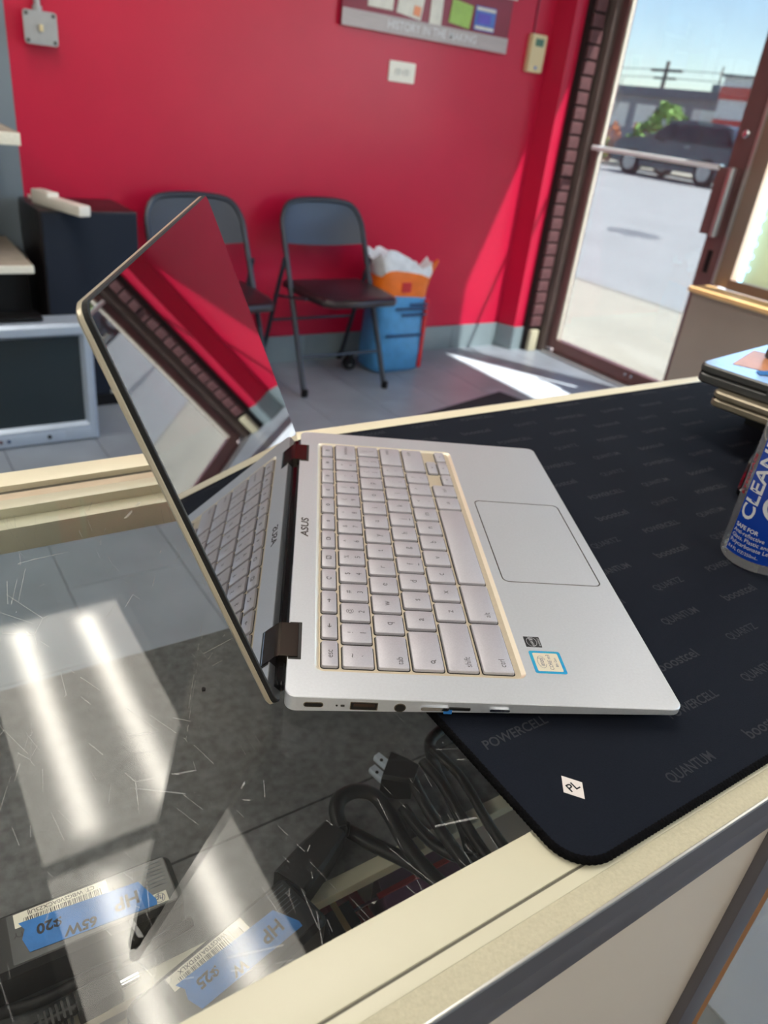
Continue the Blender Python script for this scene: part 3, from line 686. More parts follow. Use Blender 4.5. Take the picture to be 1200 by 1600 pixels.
def shelf(z_, lab, thick=0.022):
    t_ = thing('wall_shelf', lab, 'shelf', (-0.6, 2.75, z_-thick))
    bx('board', 0, 0.004, 0, 1.085, 0.49, thick, 'shelf_top', t_, 0.001)
    bx('front_edging', 0, 0.0, -0.001, 1.086, 0.004, thick+0.0005, 'shelf_edge', t_, 0.001)
    for x_ in (0.2, 0.8): bx('bracket', x_-0.008, 0.12, -0.02, x_+0.008, 0.49, 0.0, 'grey_steel', t_)
    return t_
shelf(H+0.035, 'upper white-edged shelf board beside the red wall', 0.034); shelf(H-0.358, 'lower white-edged shelf board above the old television', 0.024)
t = thing('equipment_case', 'black box in the dark under the lower shelf board', 'case', (-0.1, 3.06, 0))
bx('body', 0, 0, 0, 0.62, 0.17, 0.54, 'black_plastic', t, 0.004); bx('lid', -0.003, -0.004, 0.50, 0.623, 0.172, 0.548, 'black_soft', t, 0.003)
def tv():
    t_ = thing('television', 'silver tube television set standing on the tiled floor', 'television', (0.345, 2.63, 0))
    HW, HT = 0.28, 0.422
    b_ = B(); loops(b_, [[(-HW, 0.0, 0.0), (HW, 0.0, 0.0), (HW, 0.0, HT), (-HW, 0.0, HT)], [(-HW, 0.10, 0.0), (HW, 0.10, 0.0), (HW, 0.10, HT), (-HW, 0.10, HT)], [(-HW+.03, 0.115, 0.01), (HW-.03, 0.115, 0.01), (HW-.03, 0.115, HT-.02), (-HW+.03, 0.115, HT-.02)], [(-.17, 0.33, 0.03), (.17, 0.33, 0.03), (.17, 0.33, HT-.09), (-.17, 0.33, HT-.09)]], False, True)
    # front with a screen opening
    o_ = [(-HW, 0, 0), (HW, 0, 0), (HW, 0, HT), (-HW, 0, HT)]; SX, S0, S1 = 0.238, 0.070, 0.376
    f1 = [(-HW+.01, -.012, .008), (HW-.01, -.012, .008), (HW-.01, -.012, HT-.01), (-HW+.01, -.012, HT-.01)]
    f2 = [(-SX-.012, -.012, S0-.012), (SX+.012, -.012, S0-.012), (SX+.012, -.012, S1+.012), (-SX-.012, -.012, S1+.012)]
    f3 = [(-SX, .006, S0), (SX, .006, S0), (SX, .006, S1), (-SX, .006, S1)]
    loops(b_, [o_, f1, f2, f3], False, False); obj('cabinet', b_, 'tv_silver', t_, True, ang=25)
    b_ = B(); gl = []
    for i in range(9):
        gl.append([(-SX+2*SX*i/8, 0.006-0.012*(1-((i-4)/4)**2)*(1-((k-3)/3)**2)-0.001, S0+(S1-S0)*k/6) for k in range(7)])
    vv = [[b_.verts.new(p) for p in l] for l in gl]
    for a, c in zip(vv, vv[1:]):
        for k in range(6): b_.faces.new((a[k], c[k], c[k+1], a[k+1]))
    obj('screen', b_, 'tv_screen', t_, True, ang=80)
    bx('control_panel', -0.24, -0.0145, 0.018, 0.16, -0.0115, 0.046, 'tv_silver', t_, 0.001)
    bx('panel_flap', 0.165, -0.014, 0.016, 0.25, -0.0115, 0.048, 'tv_silver', t_, 0.001)
    for x_, r_, m_ in ((0.11, 0.007, 'black_plastic'), (-0.02, 0.006, 'bag_dark'), (-0.045, 0.006, 'brick'), (-0.07, 0.006, 'cream_plastic')):
        b_ = B(); lathe(b_, [(r_, 0), (r_, 0.004), (r_*.5, 0.005)], 14); obj('jack', b_, m_, t_, True, loc=(x_, -0.0145, 0.031), rot=(PI/2, 0, 0))
    for x_ in (-.22, .22): bx('foot', x_-.02, 0.02, -0.0, x_+.02, 0.06, 0.004, 'black_plastic', t_)
tv()
t = thing('video_player', 'thin black device lying on top of the television', 'player', (0.12, 2.655, 0.424))
bx('case', 0, 0.0, 0.002, 0.36, 0.085, 0.014, 'black_plastic', t, 0.002); bx('front_slot', 0.05, -0.001, 0.006, 0.2, 0.002, 0.009, 'notebook_grey', t)

# ================================================================== DISPLAY CASE (counter)
GT = H-0.015                 # glass top
CX0, CX1 = -0.62, 1.75
dc = thing('display_case', 'cream-framed glass display counter under the notebook', 'counter', (0, 0.30, 0))
def dp(n, x0, y0, z0, x1, y1, z1, m, bev=0.0, par=None): return bx(n, x0, y0-0.30, z0, x1, y1-0.30, z1, m, par or dc, bev)
dp('top_glass', CX0, 0.134, GT-0.006, CX1, 0.499, GT, 'case_glass')
# operator side top rail
dp('near_rail', CX0, 0.1115, GT-0.020, CX1, 0.134, GT+0.0004, 'cream_metal', 0.0008)
dp('rail_gasket', CX0, 0.1103, GT-0.018, CX1, 0.1115, GT-0.0004, 'gasket')
dp('near_rail_edge', CX0, 0.1045, GT-0.020, CX1, 0.1103, GT+0.0004, 'cream_metal', 0.0005)
dp('worn_strip', CX0, 0.0938, GT-0.020, CX1, 0.1045, GT+0.0002, 'cream_rough')
dp('front_lip', CX0, 0.0924, GT-0.0016, CX1, 0.0938, GT+0.0008, 'aluminium', 0.0005)
dp('front_profile', CX0, 0.0930, GT-0.017, CX1, 0.0965, GT-0.0016, 'dark_alu')
dp('front_profile', CX0, 0.0932, GT-0.0345, CX1, 0.106, GT-0.0175, 'dark_alu', 0.0006)
# customer side top rail, stepped
dp('far_rail', CX0, 0.531, GT-0.020, CX1, 0.553, GT+0.0005, 'cream_lit', 0.001)
dp('far_gasket', CX0, 0.522, GT-0.020, CX1, 0.531, GT-0.004, 'gasket')
dp('far_rail_step', CX0, 0.512, GT-0.022, CX1, 0.522, GT-0.001, 'pink_cream', 0.0005)
dp('far_rail_step', CX0, 0.499, GT-0.022, CX1, 0.512, GT-0.0003, 'cream_metal', 0.0005)
dp('far_rail_lip', CX0, 0.484, GT-0.026, CX1, 0.4988, GT-0.0075, 'cream_metal', 0.0005)
# sides, panels, base
dp('base_box', CX0, 0.11, 0.0, CX1, 0.545, 0.18, 'case_panel', 0.002)
dp('customer_pane', CX0, 0.538, 0.18, CX1, 0.543, GT-0.022, 'side_glass')
for x_ in (CX0, CX1-0.006): dp('end_pane', x_, 0.12, 0.18, x_+0.006, 0.537, GT-0.020, 'side_glass')
for x_ in (CX0, CX1-0.02): dp('corner_post', x_, 0.52, 0.18, x_+0.02, 0.5375, GT-0.026, 'aluminium', 0.001)
dp('sliding_door', CX0+0.02, 0.101, 0.18, 0.368, 0.105, GT-0.036, 'case_panel')
dr2 = dp('door_post', 0.368, 0.0945, 0.18, 0.396, 0.1045, GT-0.036, 'dark_alu', 0.001)
dp('brown_edging', 0.3965, 0.0950, 0.18, 0.4080, 0.1075, GT-0.036, 'brown_edge')
dp('sliding_door', 0.4085, 0.108, 0.18, CX1-0.02, 0.112, GT-0.036, 'side_glass')
# shelf inside: two dark cloth-covered boards and a cream front trim
DZ = H-0.200
dp('shelf_board', -0.02, 0.322, DZ-0.015, CX1-0.01, 0.536, DZ, 'deck_cloth', 0.0008)
dp('shelf_board', -0.02, 0.262, DZ-0.015, CX1-0.01, 0.3205, DZ, 'deck_cloth', 0.0008)
dp('felt_board', CX0+0.01, 0.20, DZ-0.030, -0.024, 0.536, DZ-0.012, 'felt_blue', 0.0008)
dp('shelf_trim', -0.02, 0.250, DZ-0.007, CX1-0.01, 0.261, DZ+0.002, 'cream_metal', 0.001)
dp('lower_shelf', CX0+0.01, 0.115, DZ-0.095, CX1-0.01, 0.535, DZ-0.08, 'case_panel', 0.001)
dp('front_ledge', CX0+0.01, 0.113, DZ-0.030, 0.150, 0.249, DZ-0.012, 'case_panel', 0.001)

# ================================================================== DESK MAT
MT = H-0.011                 # top of the mat
MX0, MY0, MX1, MY1 = 0.200, 0.1065, 1.10, 0.530
dm = thing('desk_mat', 'large black printed desk mat with stitched edge on the counter', 'desk mat', (MX0, MY0, GT+0.0006))
b_ = B(); mp_ = rr(0.0015, 0.0015, MX1-MX0-0.0015, MY1-MY0-0.0015, 0.018, 8); prism(b_, mp_, 0.0002, MT-GT-0.0006); obj('cloth', b_, 'mat_cloth', dm)
pp = [Vector((x_, y_, 0.00175)) for x_, y_ in rr(0.0014, 0.0014, MX1-MX0-0.0014, MY1-MY0-0.0014, 0.018, 12)]; pp.append(pp[0]); dense = []
for a, c in zip(pp, pp[1:]):
    k = max(1, int((c-a).length/0.0011))
    dense += [a+(c-a)*i/k for i in range(k)]
b_ = B(); tube(b_, dense+[dense[0]], [0.00175 if i % 2 else 0.00200 for i in range(len(dense)+1)], 7, 1.25); obj('stitched_edge', b_, 'mat_edge', dm, True, ang=80)
WM = {}
for wd, sz, kw in (('POWERCELL', 0.0080, dict(bold=0.00012, sx=0.92, shear=0.12)), ('QUANTUM', 0.0083, dict(bold=0.0001, sx=0.88)), ('boostcel', 0.0100, dict(bold=0.0001, sx=0.9)), ('QUARTZ', 0.0083, dict(sx=0.86))):
    me = text_mesh(wd, sz, **kw)
    wx = max(v.co.x for v in me.vertices)-min(v.co.x for v in me.vertices)
    me.transform(Matrix.Diagonal(({'POWERCELL': .041, 'QUANTUM': .034, 'boostcel': .034, 'QUARTZ': .029}[wd]/wx, 1, 1, 1)))
    me.materials.append(M['mat_print']); WM[wd] = me
EV = ['QUARTZ', 'POWERCELL', 'QUANTUM', 'boostcel']; OD = ['QUANTUM', 'boostcel', 'QUARTZ', 'POWERCELL']
for r_ in range(15):
    y_ = 0.122+0.0285*r_
    if y_ > MY1-0.008: break
    base, cyc = (0.4205, EV) if r_ % 2 == 0 else (0.3965, OD)
    for k in range(-4, 12):
        x_ = base+0.0635*k
        if x_ < MX0+0.024 or x_ > MX1-0.03: continue
        if r_ == 0 and x_ < 0.26: continue
        if r_ == 1 and x_ < 0.29: continue
        if r_ % 2 == 0 and r_ and (x_-0.20) < 0.02: continue
        o_ = obj('print', WM[cyc[k % 4]], None, dm, loc=(x_-MX0, y_-MY0, MT-GT-0.0006+0.00008))
# small diamond emblem by the corner
b_ = B(); prism(b_, [(-0.006, 0), (0, -0.0075), (0.006, 0), (0, 0.0075)], 0, 0.0001); em = obj('emblem', b_, 'mat_white', dm, loc=(0.231-MX0, 0.1405-MY0, MT-GT-0.0005))
text('emblem_letters', 'PL', 0.0062, 'mat_cloth', em, (0, 0, 0.0002), bold=0.0001)

# ================================================================== THE NOTEBOOK (local x = hinge to front, y = left to right side)
NB = thing('notebook', 'open silver and champagne notebook computer on the counter', 'laptop', (0.134303, 0.241508, H), 1.065684-PI/2)
W_, D_ = 0.321, 0.202
mm = 0.001
def plate_with_well():
    b_ = B()
    n = 6
    o0 = rr(0, 0, D_, W_, 0.006, n)
    wo = rr(0.0138, 0.0186, 0.1246, 0.3004, 0.0050, n); wi = rr(0.0158, 0.0203, 0.1224, 0.2988, 0.0035, n)
    top = [b_.verts.new((x_, y_, 0)) for x_, y_ in o0]; well = [b_.verts.new((x_, y_, 0)) for x_, y_ in wo]
    N = len(top)
    for i in range(N): b_.faces.new((top[i], top[(i+1) % N], well[(i+1) % N], well[i]))
    # sides: thin at the front, thicker at the hinge, tucked under
    zb = lambda x_: -(0.0092-(0.0092-0.0034)*x_/D_)
    e0 = [b_.verts.new((x_ + (0.0004 if x_ < .1 else -0.0004)*0, y_, -0.0004)) for x_, y_ in rr(-0.0003, -0.0003, D_+0.0003, W_+0.0003, 0.006, n)]
    e1 = [b_.verts.new((x_, y_, zb(x_))) for x_, y_ in rr(-0.0003, -0.0003, D_+0.0003, W_+0.0003, 0.006, n)]
    e2 = [b_.verts.new((x_, y_, -0.0104)) for x_, y_ in rr(0.006, 0.009, D_-0.012, W_-0.009, 0.006, n)]
    for a, c in ((top, e0), (e0, e1), (e1, e2)):
        for i in range(N): b_.faces.new((a[i], c[i], c[(i+1) % N], a[(i+1) % N]))
    b_.faces.new(e2)
    return obj('base', b_, 'silver_top', NB, True, ang=25), wo, wi
base, wo, wi = plate_with_well()
b_ = B(); loops(b_, [[(x_, y_, 0.00002) for x_, y_ in wo], [(x_, y_, -0.0014) for x_, y_ in wi]], False, False); obj('well_edge', b_, 'well_slope', NB, True, ang=60)
b_ = B(); prism(b_, wi, -0.0022, -0.0014); obj('key_well', b_, 'well_floor', NB)
for yy in (0.03, W_-0.03):
    b_ = B(); rbox(b_, D_-0.035, yy-0.015, -0.0109, D_-0.022, yy+0.015, -0.0100, 0.004, 0.0002); obj('rubber_foot', b_, 'black_soft', NB)
# champagne tint towards the hinge is the same anodised sheet: palm rest plate
KT, KB = 0.0004, -0.00135
gapb = B()
def key(a0, a1, b0, b1, legends=()):
    """a along the keyboard, b from hinge to front (millimetres)"""
    cx, cy = (b0+b1)/2*mm, (a0+a1)/2*mm; hw, hh = (b1-b0)/2*mm, (a1-a0)/2*mm
    k_ = B()
    f = lambda d, z_: [(x_, y_, z_) for x_, y_ in rr(-hw+d, -hh+d, hw-d, hh-d, 0.0012-d*0.6, 3)]
    loops(k_, [f(0, KB), f(0.0001, KT-0.0006), f(0.00025, KT-0.0002), f(0.0006, KT)], False, True)
    ko = obj('key', k_, 'key_cap', NB, True, loc=(cx, cy, 0), ang=30)
    prism(gapb, [(cx+x_, cy+y_) for x_, y_ in rr(-hw-0.0006, -hh-0.0006, hw+0.0006, hh+0.0006, 0.0016, 3)], -0.0014, -0.00130)
    for s_, db, da, size in legends:
        if callable(s_):
            lb_ = s_(); o_ = obj('legend', lb_, 'legend', ko, loc=(b0*mm+db*mm-cx, a0*mm+da*mm-cy, KT+0.00006))
        else:
            me = TXT.get((s_, size))
            if me is None:
                me = text_mesh(s_, size*mm, bold=-0.00002); me.materials.append(M['legend']); TXT[(s_, size)] = me
            obj('legend', me, None, ko, loc=(b0*mm+db*mm-cx, a0*mm+da*mm-cy, KT+0.00006), rot=(0, 0, PI/2))
def lines(segs, w=0.00025):
    def mk():
        b2 = B()
        for x0_, y0_, x1_, y1_ in segs:
            d = Vector((x1_-x0_, y1_-y0_, 0))*mm; n_ = Vector((-d.y, d.x, 0)).normalized()*w; p = Vector((x0_, y0_, 0))*mm
            b2.faces.new([b2.verts.new(q) for q in (p-n_, p+d-n_, p+d+n_, p+n_)])
        return b2
    return mk
# icon strokes are given as (toward front, along keyboard)
IC = dict(
    back=lines([(0, -1.6, 0, 1.6), (0, -1.6, -1, -.5), (0, -1.6, 1, -.5)]), fwd=lines([(0, -1.6, 0, 1.6), (0, 1.6, -1, .5), (0, 1.6, 1, .5)]),
    reload=lines([(1.2, .8, 1.3, -.6), (1.3, -.6, .3, -1.4), (.3, -1.4, -.8, -1.1), (-.8, -1.1, -1.3, 0), (-1.3, 0, -.9, 1.2), (-.9, 1.2, -.2, 1.3), (-.9, 1.2, -1.5, .9)]),
    full=lines([(-1.4, -1.7, 1.4, -1.7), (1.4, -1.7, 1.4, 1.7), (1.4, 1.7, -1.4, 1.7), (-1.4, 1.7, -1.4, -1.7), (-.6, .3, -.6, 1.0), (.6, -.3, .6, -1.0)]),
    over=lines([(-1.2, -1.6, 1.2, -1.6), (1.2, -1.6, 1.2, 1.0), (1.2, 1.0, -1.2, 1.0), (-1.2, 1.0, -1.2, -1.6), (-.9, 1.5, .9, 1.5)]),
    dim=lines([(-.6, -.6, .6, -.6), (.6, -.6, .6, .6), (.6, .6, -.6, .6), (-.6, .6, -.6, -.6), (-1.3, 0, -.9, 0), (.9, 0, 1.3, 0)]),
    bright=lines([(-.9, -.9, .9, -.9), (.9, -.9, .9, .9), (.9, .9, -.9, .9), (-.9, .9, -.9, -.9), (-1.6, 0, -1.1, 0), (1.1, 0, 1.6, 0), (0, 1.1, 0, 1.6), (0, -1.6, 0, -1.1)]),
    mute=lines([(-.5, -1, .5, -1), (.5, -1, 1.3, .2), (-.5, -1, -1.3, .2), (-1.3, .2, 1.3, .2)]),
    vold=lines([(-.5, -1, .5, -1), (.5, -1, 1.3, .2), (-.5, -1, -1.3, .2), (-1.3, .2, 1.3, .2), (-.5, .9, .5, .9)]),
    volu=lines([(-.5, -1, .5, -1), (.5, -1, 1.3, .2), (-.5, -1, -1.3, .2), (-1.3, .2, 1.3, .2), (-.5, .8, .5, .8), (-.9, 1.3, .9, 1.3)]),
    lock=lines([(-.2, -1, 1.3, -1), (1.3, -1, 1.3, 1), (1.3, 1, -.2, 1), (-.2, 1, -.2, -1), (-.2, -.6, -1.2, -.6), (-1.2, -.6, -1.2, .6), (-1.2, .6, -.2, .6)]),
    search=lines([(-1.2, -.5, -.5, -1.2), (-.5, -1.2, .4, -1), (.4, -1, .9, -.2), (.9, -.2, .5, .7), (.5, .7, -.5, .8), (-.5, .8, -1.2, .2), (-1.2, .2, -1.2, -.5), (.6, .6, 1.6, 1.6)]),
    aleft=lines([(-.7, .4, 0, -.5), (0, -.5, .7, .4)]), aright=lines([(-.7, -.4, 0, .5), (0, .5, .7, -.4)]), aup=lines([(.4, -.7, -.5, 0), (-.5, 0, .4, .7)]), adown=lines([(-.4, -.7, .5, 0), (.5, 0, -.4, .7)]))
R0, R1, R2, R3, R4, R5 = (17.3, 25.9), (28.2, 44.4), (46.5, 62.9), (64.9, 81.2), (83.2, 99.6), (101.9, 118.6)
P_, G_ = 22.98, 2.5
names = ['esc', 'back', 'fwd', 'reload', 'full', 'over', 'dim', 'bright', 'mute', 'vold', 'volu', 'lock']
for i, nme in enumerate(names):
    a0 = 22.5+P_*i
    key(a0, a0+P_-G_, *R0, [('esc', 4.4, 9.5, 5.0)] if i == 0 else [(IC[nme], 4.3, 10.2, 1)])
key(22.5, 39.6, *R1, [('~', 5, 8.5, 5.5), ('`', 12, 8.5, 5.5)])
for i, (s1, s2) in enumerate(zip('!@#$%^&*()_+', '1234567890-=')):
    a0 = 42.0+19.1*i; key(a0, a0+16.7, *R1, [(s1, 4.8, 8.3, 4.6), (s2, 11.8, 8.3, 4.9)])
key(271.2, 298.0, *R1, [('backspace', 8.0, 16.0, 3.6)])
key(22.5, 49.0, *R2, [('tab', 11.8, 6.0, 4.9)])
for i, s1 in enumerate('qwertyuiop'):
    a0 = 51.5+19.1*i; key(a0, a0+16.7, *R2, [(s1, 8.4, 8.3, 6.0)])
for i, (s1, s2) in enumerate((('{', '['), ('}', ']'))):
    a0 = 51.5+19.1*(10+i); key(a0, a0+16.7, *R2, [(s1, 5, 8.3, 4.6), (s2, 11.5, 8.3, 4.6)])
key(280.7, 298.0, *R2, [('|', 5, 8.3, 4.6), ('\\', 11.5, 8.3, 4.6)])
key(22.5, 54.1, *R3, [(IC['search'], 11.0, 6.2, 1)])
for i, s1 in enumerate('asdfghjkl'):
    a0 = 56.5+19.15*i; key(a0, a0+16.7, *R3, [(s1, 8.4, 8.3, 6.0)]+([(lines([(0, -1.3, 0, 1.3)]), 13.6, 8.3, 1)] if s1 in 'fj' else []))
key(228.9, 245.5, *R3, [(':', 5, 8.3, 4.6), (';', 11.5, 8.3, 4.6)]); key(248.0, 264.7, *R3, [('"', 5, 8.3, 4.6), ("'", 11.5, 8.3, 4.6)])
key(267.2, 298.0, *R3, [('enter', 5.5, 23.0, 4.2)])
key(22.5, 63.3, *R4, [('shift', 11.5, 7.2, 4.9)])
for i, s1 in enumerate('zxcvbnm'):
    a0 = 65.8+19.2*i; key(a0, a0+16.8, *R4, [(s1, 8.4, 8.3, 6.0)])
for i, (s1, s2) in enumerate((('<', ','), ('>', '.'), ('?', '/'))):
    a0 = 65.8+19.2*(7+i); key(a0, a0+16.8, *R4, [(s1, 5, 8.3, 4.6), (s2, 11.5, 8.3, 4.6)])
key(259.0, 298.0, *R4, [('shift', 5.5, 31.0, 4.2)])
key(22.5, 63.8, *R5, [('ctrl', 11.5, 7.5, 4.9)]); key(66.2, 102.3, *R5, [('alt', 11.5, 6.0, 4.9)]); key(104.7, 197.0, *R5)
key(199.5, 216.9, *R5, [('alt', 8.2, 8.6, 4.0)]); key(219.3, 236.2, *R5, [('ctrl', 8.2, 8.6, 4.0)])
key(238.6, 254.9, 110.9, 118.6, [(IC['aleft'], 3.8, 8, 1)]); key(257.2, 278.4, 101.9, 109.4, [(IC['aup'], 3.8, 10, 1)])
key(257.2, 278.4, 110.9, 118.6, [(IC['adown'], 3.8, 10, 1)]); key(280.7, 297.6, 110.9, 118.6, [(IC['aright'], 3.8, 8, 1)])
obj('key_cutouts', gapb, 'key_gap_shade', NB)  # dark cutouts, widened to take in the shade beside the keys
# touchpad with bright chamfered rim
b_ = B()
o0 = rr(0.1305, 0.1088, 0.1950, 0.2160, 0.0045, 5); o1 = rr(0.1312, 0.1095, 0.1943, 0.2153, 0.004, 5)
loops(b_, [[(x_, y_, 0.00002) for x_, y_ in o0], [(x_, y_, 0.00010) for x_, y_ in o0], [(x_, y_, 0.00003) for x_, y_ in o1]], False, False); obj('touchpad_rim', b_, 'hinge_metal', NB)
b_ = B(); prism(b_, rr(0.1315, 0.1098, 0.1940, 0.2150, 0.0038, 5), 0.0, 0.00012); obj('touchpad', b_, 'silver_top', NB)
# maker's lettering by the hinge
text('logo', 'ASUS', 0.0068, 'legend', NB, (0.0062, 0.161, 0.0001), (0, 0, PI/2), sx=1.55, shear=0.15, bold=0.00018)
# stickers
b_ = B(); prism(b_, rr(0.1302, 0.0452, 0.1393, 0.0543, 0.0004), 0.0, 0.00008); st = obj('energy_sticker', b_, 'sticker_black', NB)
ring = lambda cx, cy, rx, ry, w_, a0=0, a1=360, n=28: [(cx, cy, rx, ry, w_, a0, a1, n)]
def ring_mesh(cx, cy, rx, ry, w_, a0=0, a1=360, n=28):
    b2 = B(); prev = None
    for i in range(n+1):
        a = math.radians(a0+(a1-a0)*i/n); c_, s_ = math.cos(a), math.sin(a)
        q = (b2.verts.new((cx+rx*c_, cy+ry*s_, 0)), b2.verts.new((cx+(rx-w_)*c_, cy+(ry-w_)*s_, 0)))
        if prev: b2.faces.new((prev[0], q[0], q[1], prev[1]))
        prev = q
    return b2
obj('print', ring_mesh(0.1342, 0.0497, 0.0030, 0.0040, 0.0002), 'print_white', st, loc=(0, 0, 0.00012))
text('print', 'energy', 0.0030, 'print_white', st, (0.1340, 0.0495, 0.00013), (0, 0, PI/2+0.2), shear=0.3)
text('print', 'ENERGY', 0.0014, 'print_white', st, (0.1384, 0.0497, 0.00013), (0, 0, PI/2), sx=1.3)
b_ = B(); prism(b_, rr(0.1302, 0.0236, 0.1478, 0.0420, 0.0014), 0.0, 0.00008); st = obj('processor_sticker', b_, 'sticker_blue', NB)
b_ = B(); prism(b_, rr(0.1320, 0.0254, 0.1460, 0.0402, 0.0008), 0.00008, 0.00012); obj('print_field', b_, 'sticker_cream', st)
obj('print', ring_mesh(0.1357, 0.0328, 0.0024, 0.0050, 0.0002, 20, 340), 'print_navy', st, loc=(0, 0, 0.00016))
text('print', 'intel', 0.0040, 'print_navy', st, (0.1357, 0.0328, 0.00018), (0, 0, PI/2))
text('print', 'CORE m3', 0.0030, 'print_navy', st, (0.1403, 0.0328, 0.00018), (0, 0, PI/2)); text('print', '8th Gen', 0.0022, 'print_navy', st, (0.1436, 0.0328, 0.00018), (0, 0, PI/2))
# left side connectors (side face is y = 0)
def side(n, b0, b1, zc, h_, m_, r_, out=0.0004, par=None, y0=-0.0002):
    b2 = B(); prism(b2, rr(b0*mm, zc*mm-h_*mm/2, b1*mm, zc*mm+h_*mm/2, r_*mm, 4), 0, out)
    return obj(n, b2, m_, par or NB, True, loc=(0, y0, 0), rot=(PI/2, 0, 0))
sp_ = side('charging_port', 9.0, 18.6, -4.6, 3.1, 'port_rim', 1.5, 0.0004); side('opening', 9.5, 18.1, -4.6, 2.3, 'port_dark', 1.1, 0.0003, sp_, -0.0); sp_.children[0].location = (0, 0, 0.0003); sp_.children[0].rotation_euler = (0, 0, 0)
def side_port(n, b0, b1, zc, h_, r_, rim='port_rim', hole='port_dark', inset=0.45):
    p_ = side(n, b0, b1, zc, h_, rim, r_)
    b2 = B(); prism(b2, rr((b0+inset)*mm, (zc-h_/2+inset)*mm, (b1-inset)*mm, (zc+h_/2-inset)*mm, max(r_-inset, .1)*mm, 4), 0.0003, 0.0005); obj('opening', b2, hole, p_)
    return p_
bpy.data.objects.remove(sp_.children[0]); bpy.data.objects.remove(sp_)
side_port('charging_port', 9.0, 18.6, -4.7, 3.0, 1.5)
up_p = side_port('usb_port', 31.6, 45.2, -4.6, 4.8, 0.5)
b2 = B(); prism(b2, rr(0.0333, -0.0046, 0.0436, -0.0030, 0.0002), 0.0005, 0.0007); obj('tongue', b2, 'usb_brown', up_p)
side_port('headphone_jack', 53.3, 59.1, -4.9, 5.2, 2.6)
side('status_light', 24.6, 25.6, -4.8, 1.0, 'port_dark', 0.5); side('port_symbol', 27.0, 29.0, -4.8, 1.2, 'notebook_grey', 0.4)
side('volume_key', 66.5, 80.5, -4.4, 2.2, 'chrome', 1.0, 0.0010); side_port('card_slot', 80.5, 91.5, -4.4, 2.0, 0.6, 'notebook_grey')
side('power_key', 101.0, 111.4, -4.0, 1.8, 'chrome', 0.9, 0.0010)
side('tape_scrap', 78.2, 82.4, -6.2, 3.2, 'blue_tape', 0.3, 0.0004)
# hinge bar and hinges
b_ = B(); rbox(b_, -0.0078, 0.012, -0.0098, -0.0006, W_-0.012, -0.0030, 0.002, 0.0012); obj('hinge_bar', b_, 'black_gloss', NB, True)
for a0 in (28.4, 265.0):
    a1 = a0+27.6
    b_ = B(); prism(b_, rr(0.0002, (a0-1.6)*mm, 0.0068, (a1+1.6)*mm, 0.0004), -0.0005, 0.00006); hc = obj('hinge_recess', b_, 'port_dark', NB)
    prof = [(0.0052, 0.0001), (0.0050, 0.0006), (0.0046, 0.0007), (-0.0042, 0.0008), (-0.0056, 0.0003), (-0.0062, -0.0016), (-0.0055, -0.0060), (0.0, -0.0065), (0.004, -0.0030)]
    b_ = B(); loops(b_, [[(x_, a0*mm, z_) for x_, z_ in prof], [(x_, a1*mm, z_) for x_, z_ in prof]]); obj('hinge', b_, 'hinge_metal', NB)
# lid: s up the lid, n out of the screen
AL = 1.1800; B0_, Z0_ = -0.0050, -0.0080
def lidp(s_, a_, n_): return (B0_-s_*math.cos(AL)+n_*math.sin(AL), a_, Z0_+s_*math.sin(AL)+n_*math.cos(AL))
LS0, LS1 = -0.0012, 0.2022
def lid_outline(d, r_=0.007): return [(s_, a_) for a_, s_ in rr(0+d, LS0+d, W_-d, LS1-d, r_-d, 6)]
b_ = B(); loops(b_, [[lidp(s_, a_, n_) for s_, a_ in lid_outline(d)] for d, n_ in ((0.0016, -0.0030), (0.0, -0.0018), (0.0, -0.0003), (0.0003, 0.0))]); lid = obj('lid', b_, 'champagne', NB, True, ang=35)
b_ = B(); loops(b_, [[lidp(s_, a_, n_) for s_, a_ in lid_outline(d)] for d, n_ in ((0.0002, 0.0), (0.0002, 0.0022), (0.0010, 0.0024))]); obj('screen_bezel', b_, 'black_soft', NB)
b_ = B(); loops(b_, [[lidp(s_, a_, n_) for s_, a_ in lid_outline(d)] for d, n_ in ((0.0010, 0.0023), (0.0011, 0.0026))]); obj('screen', b_, 'screen_glass', NB)
# speck on the glass
b_ = B(); prism(b_, [(0, 0), (0.0016, -0.0003), (0.0022, 0.0010), (0.0012, 0.0022), (0.0002, 0.0014)], 0, 0.0009); q = pt(316, 1081, GT); tag(obj('crumb', b_, 'black_soft', None, loc=(q.x, q.y, GT+0.0001)), 'tiny black crumb on the counter glass', 'crumb')

# ================================================================== SPRAY BOTTLE
BX, BY, BR = 0.514, 0.231, 0.0250
bt = thing('spray_bottle', 'clear eyeglass cleaner spray bottle with blue label on the mat', 'bottle', (BX, BY, MT))
b_ = B(); lathe(b_, [(0.018, 0.0004), (0.0235, 0.0006), (BR, 0.003), (BR, 0.120), (0.0235, 0.130), (0.017, 0.140), (0.0115, 0.145), (0.0115, 0.155)], 40); obj('body', b_, 'bottle_plastic', bt, True, ang=50)
b_ = B(); lathe(b_, [(0.016, 0.004), (BR-0.0018, 0.005), (BR-0.0018, 0.055)], 36); obj('liquid', b_, 'window_glass', bt, True)
b_ = B(); lathe(b_, [(0.014, 0.155), (0.014, 0.172), (0.011, 0.175), (0.011, 0.19)], 24); cp = obj('spray_head', b_, 'white_plastic', bt, True)
bx('nozzle', -0.028, -0.006, 0.176, 0.012, 0.006, 0.196, 'white_plastic', cp, 0.003); bx('trigger', -0.024, -0.004, 0.150, -0.018, 0.004, 0.177, 'white_plastic', cp, 0.002)
LR = BR+0.0002; LA0 = math.radians(152)
b_ = B(); n = 44; ls = [[], []]; lo = []
for i in range(n+1):
    a = LA0+math.radians(220)*i/n; lo.append((a))
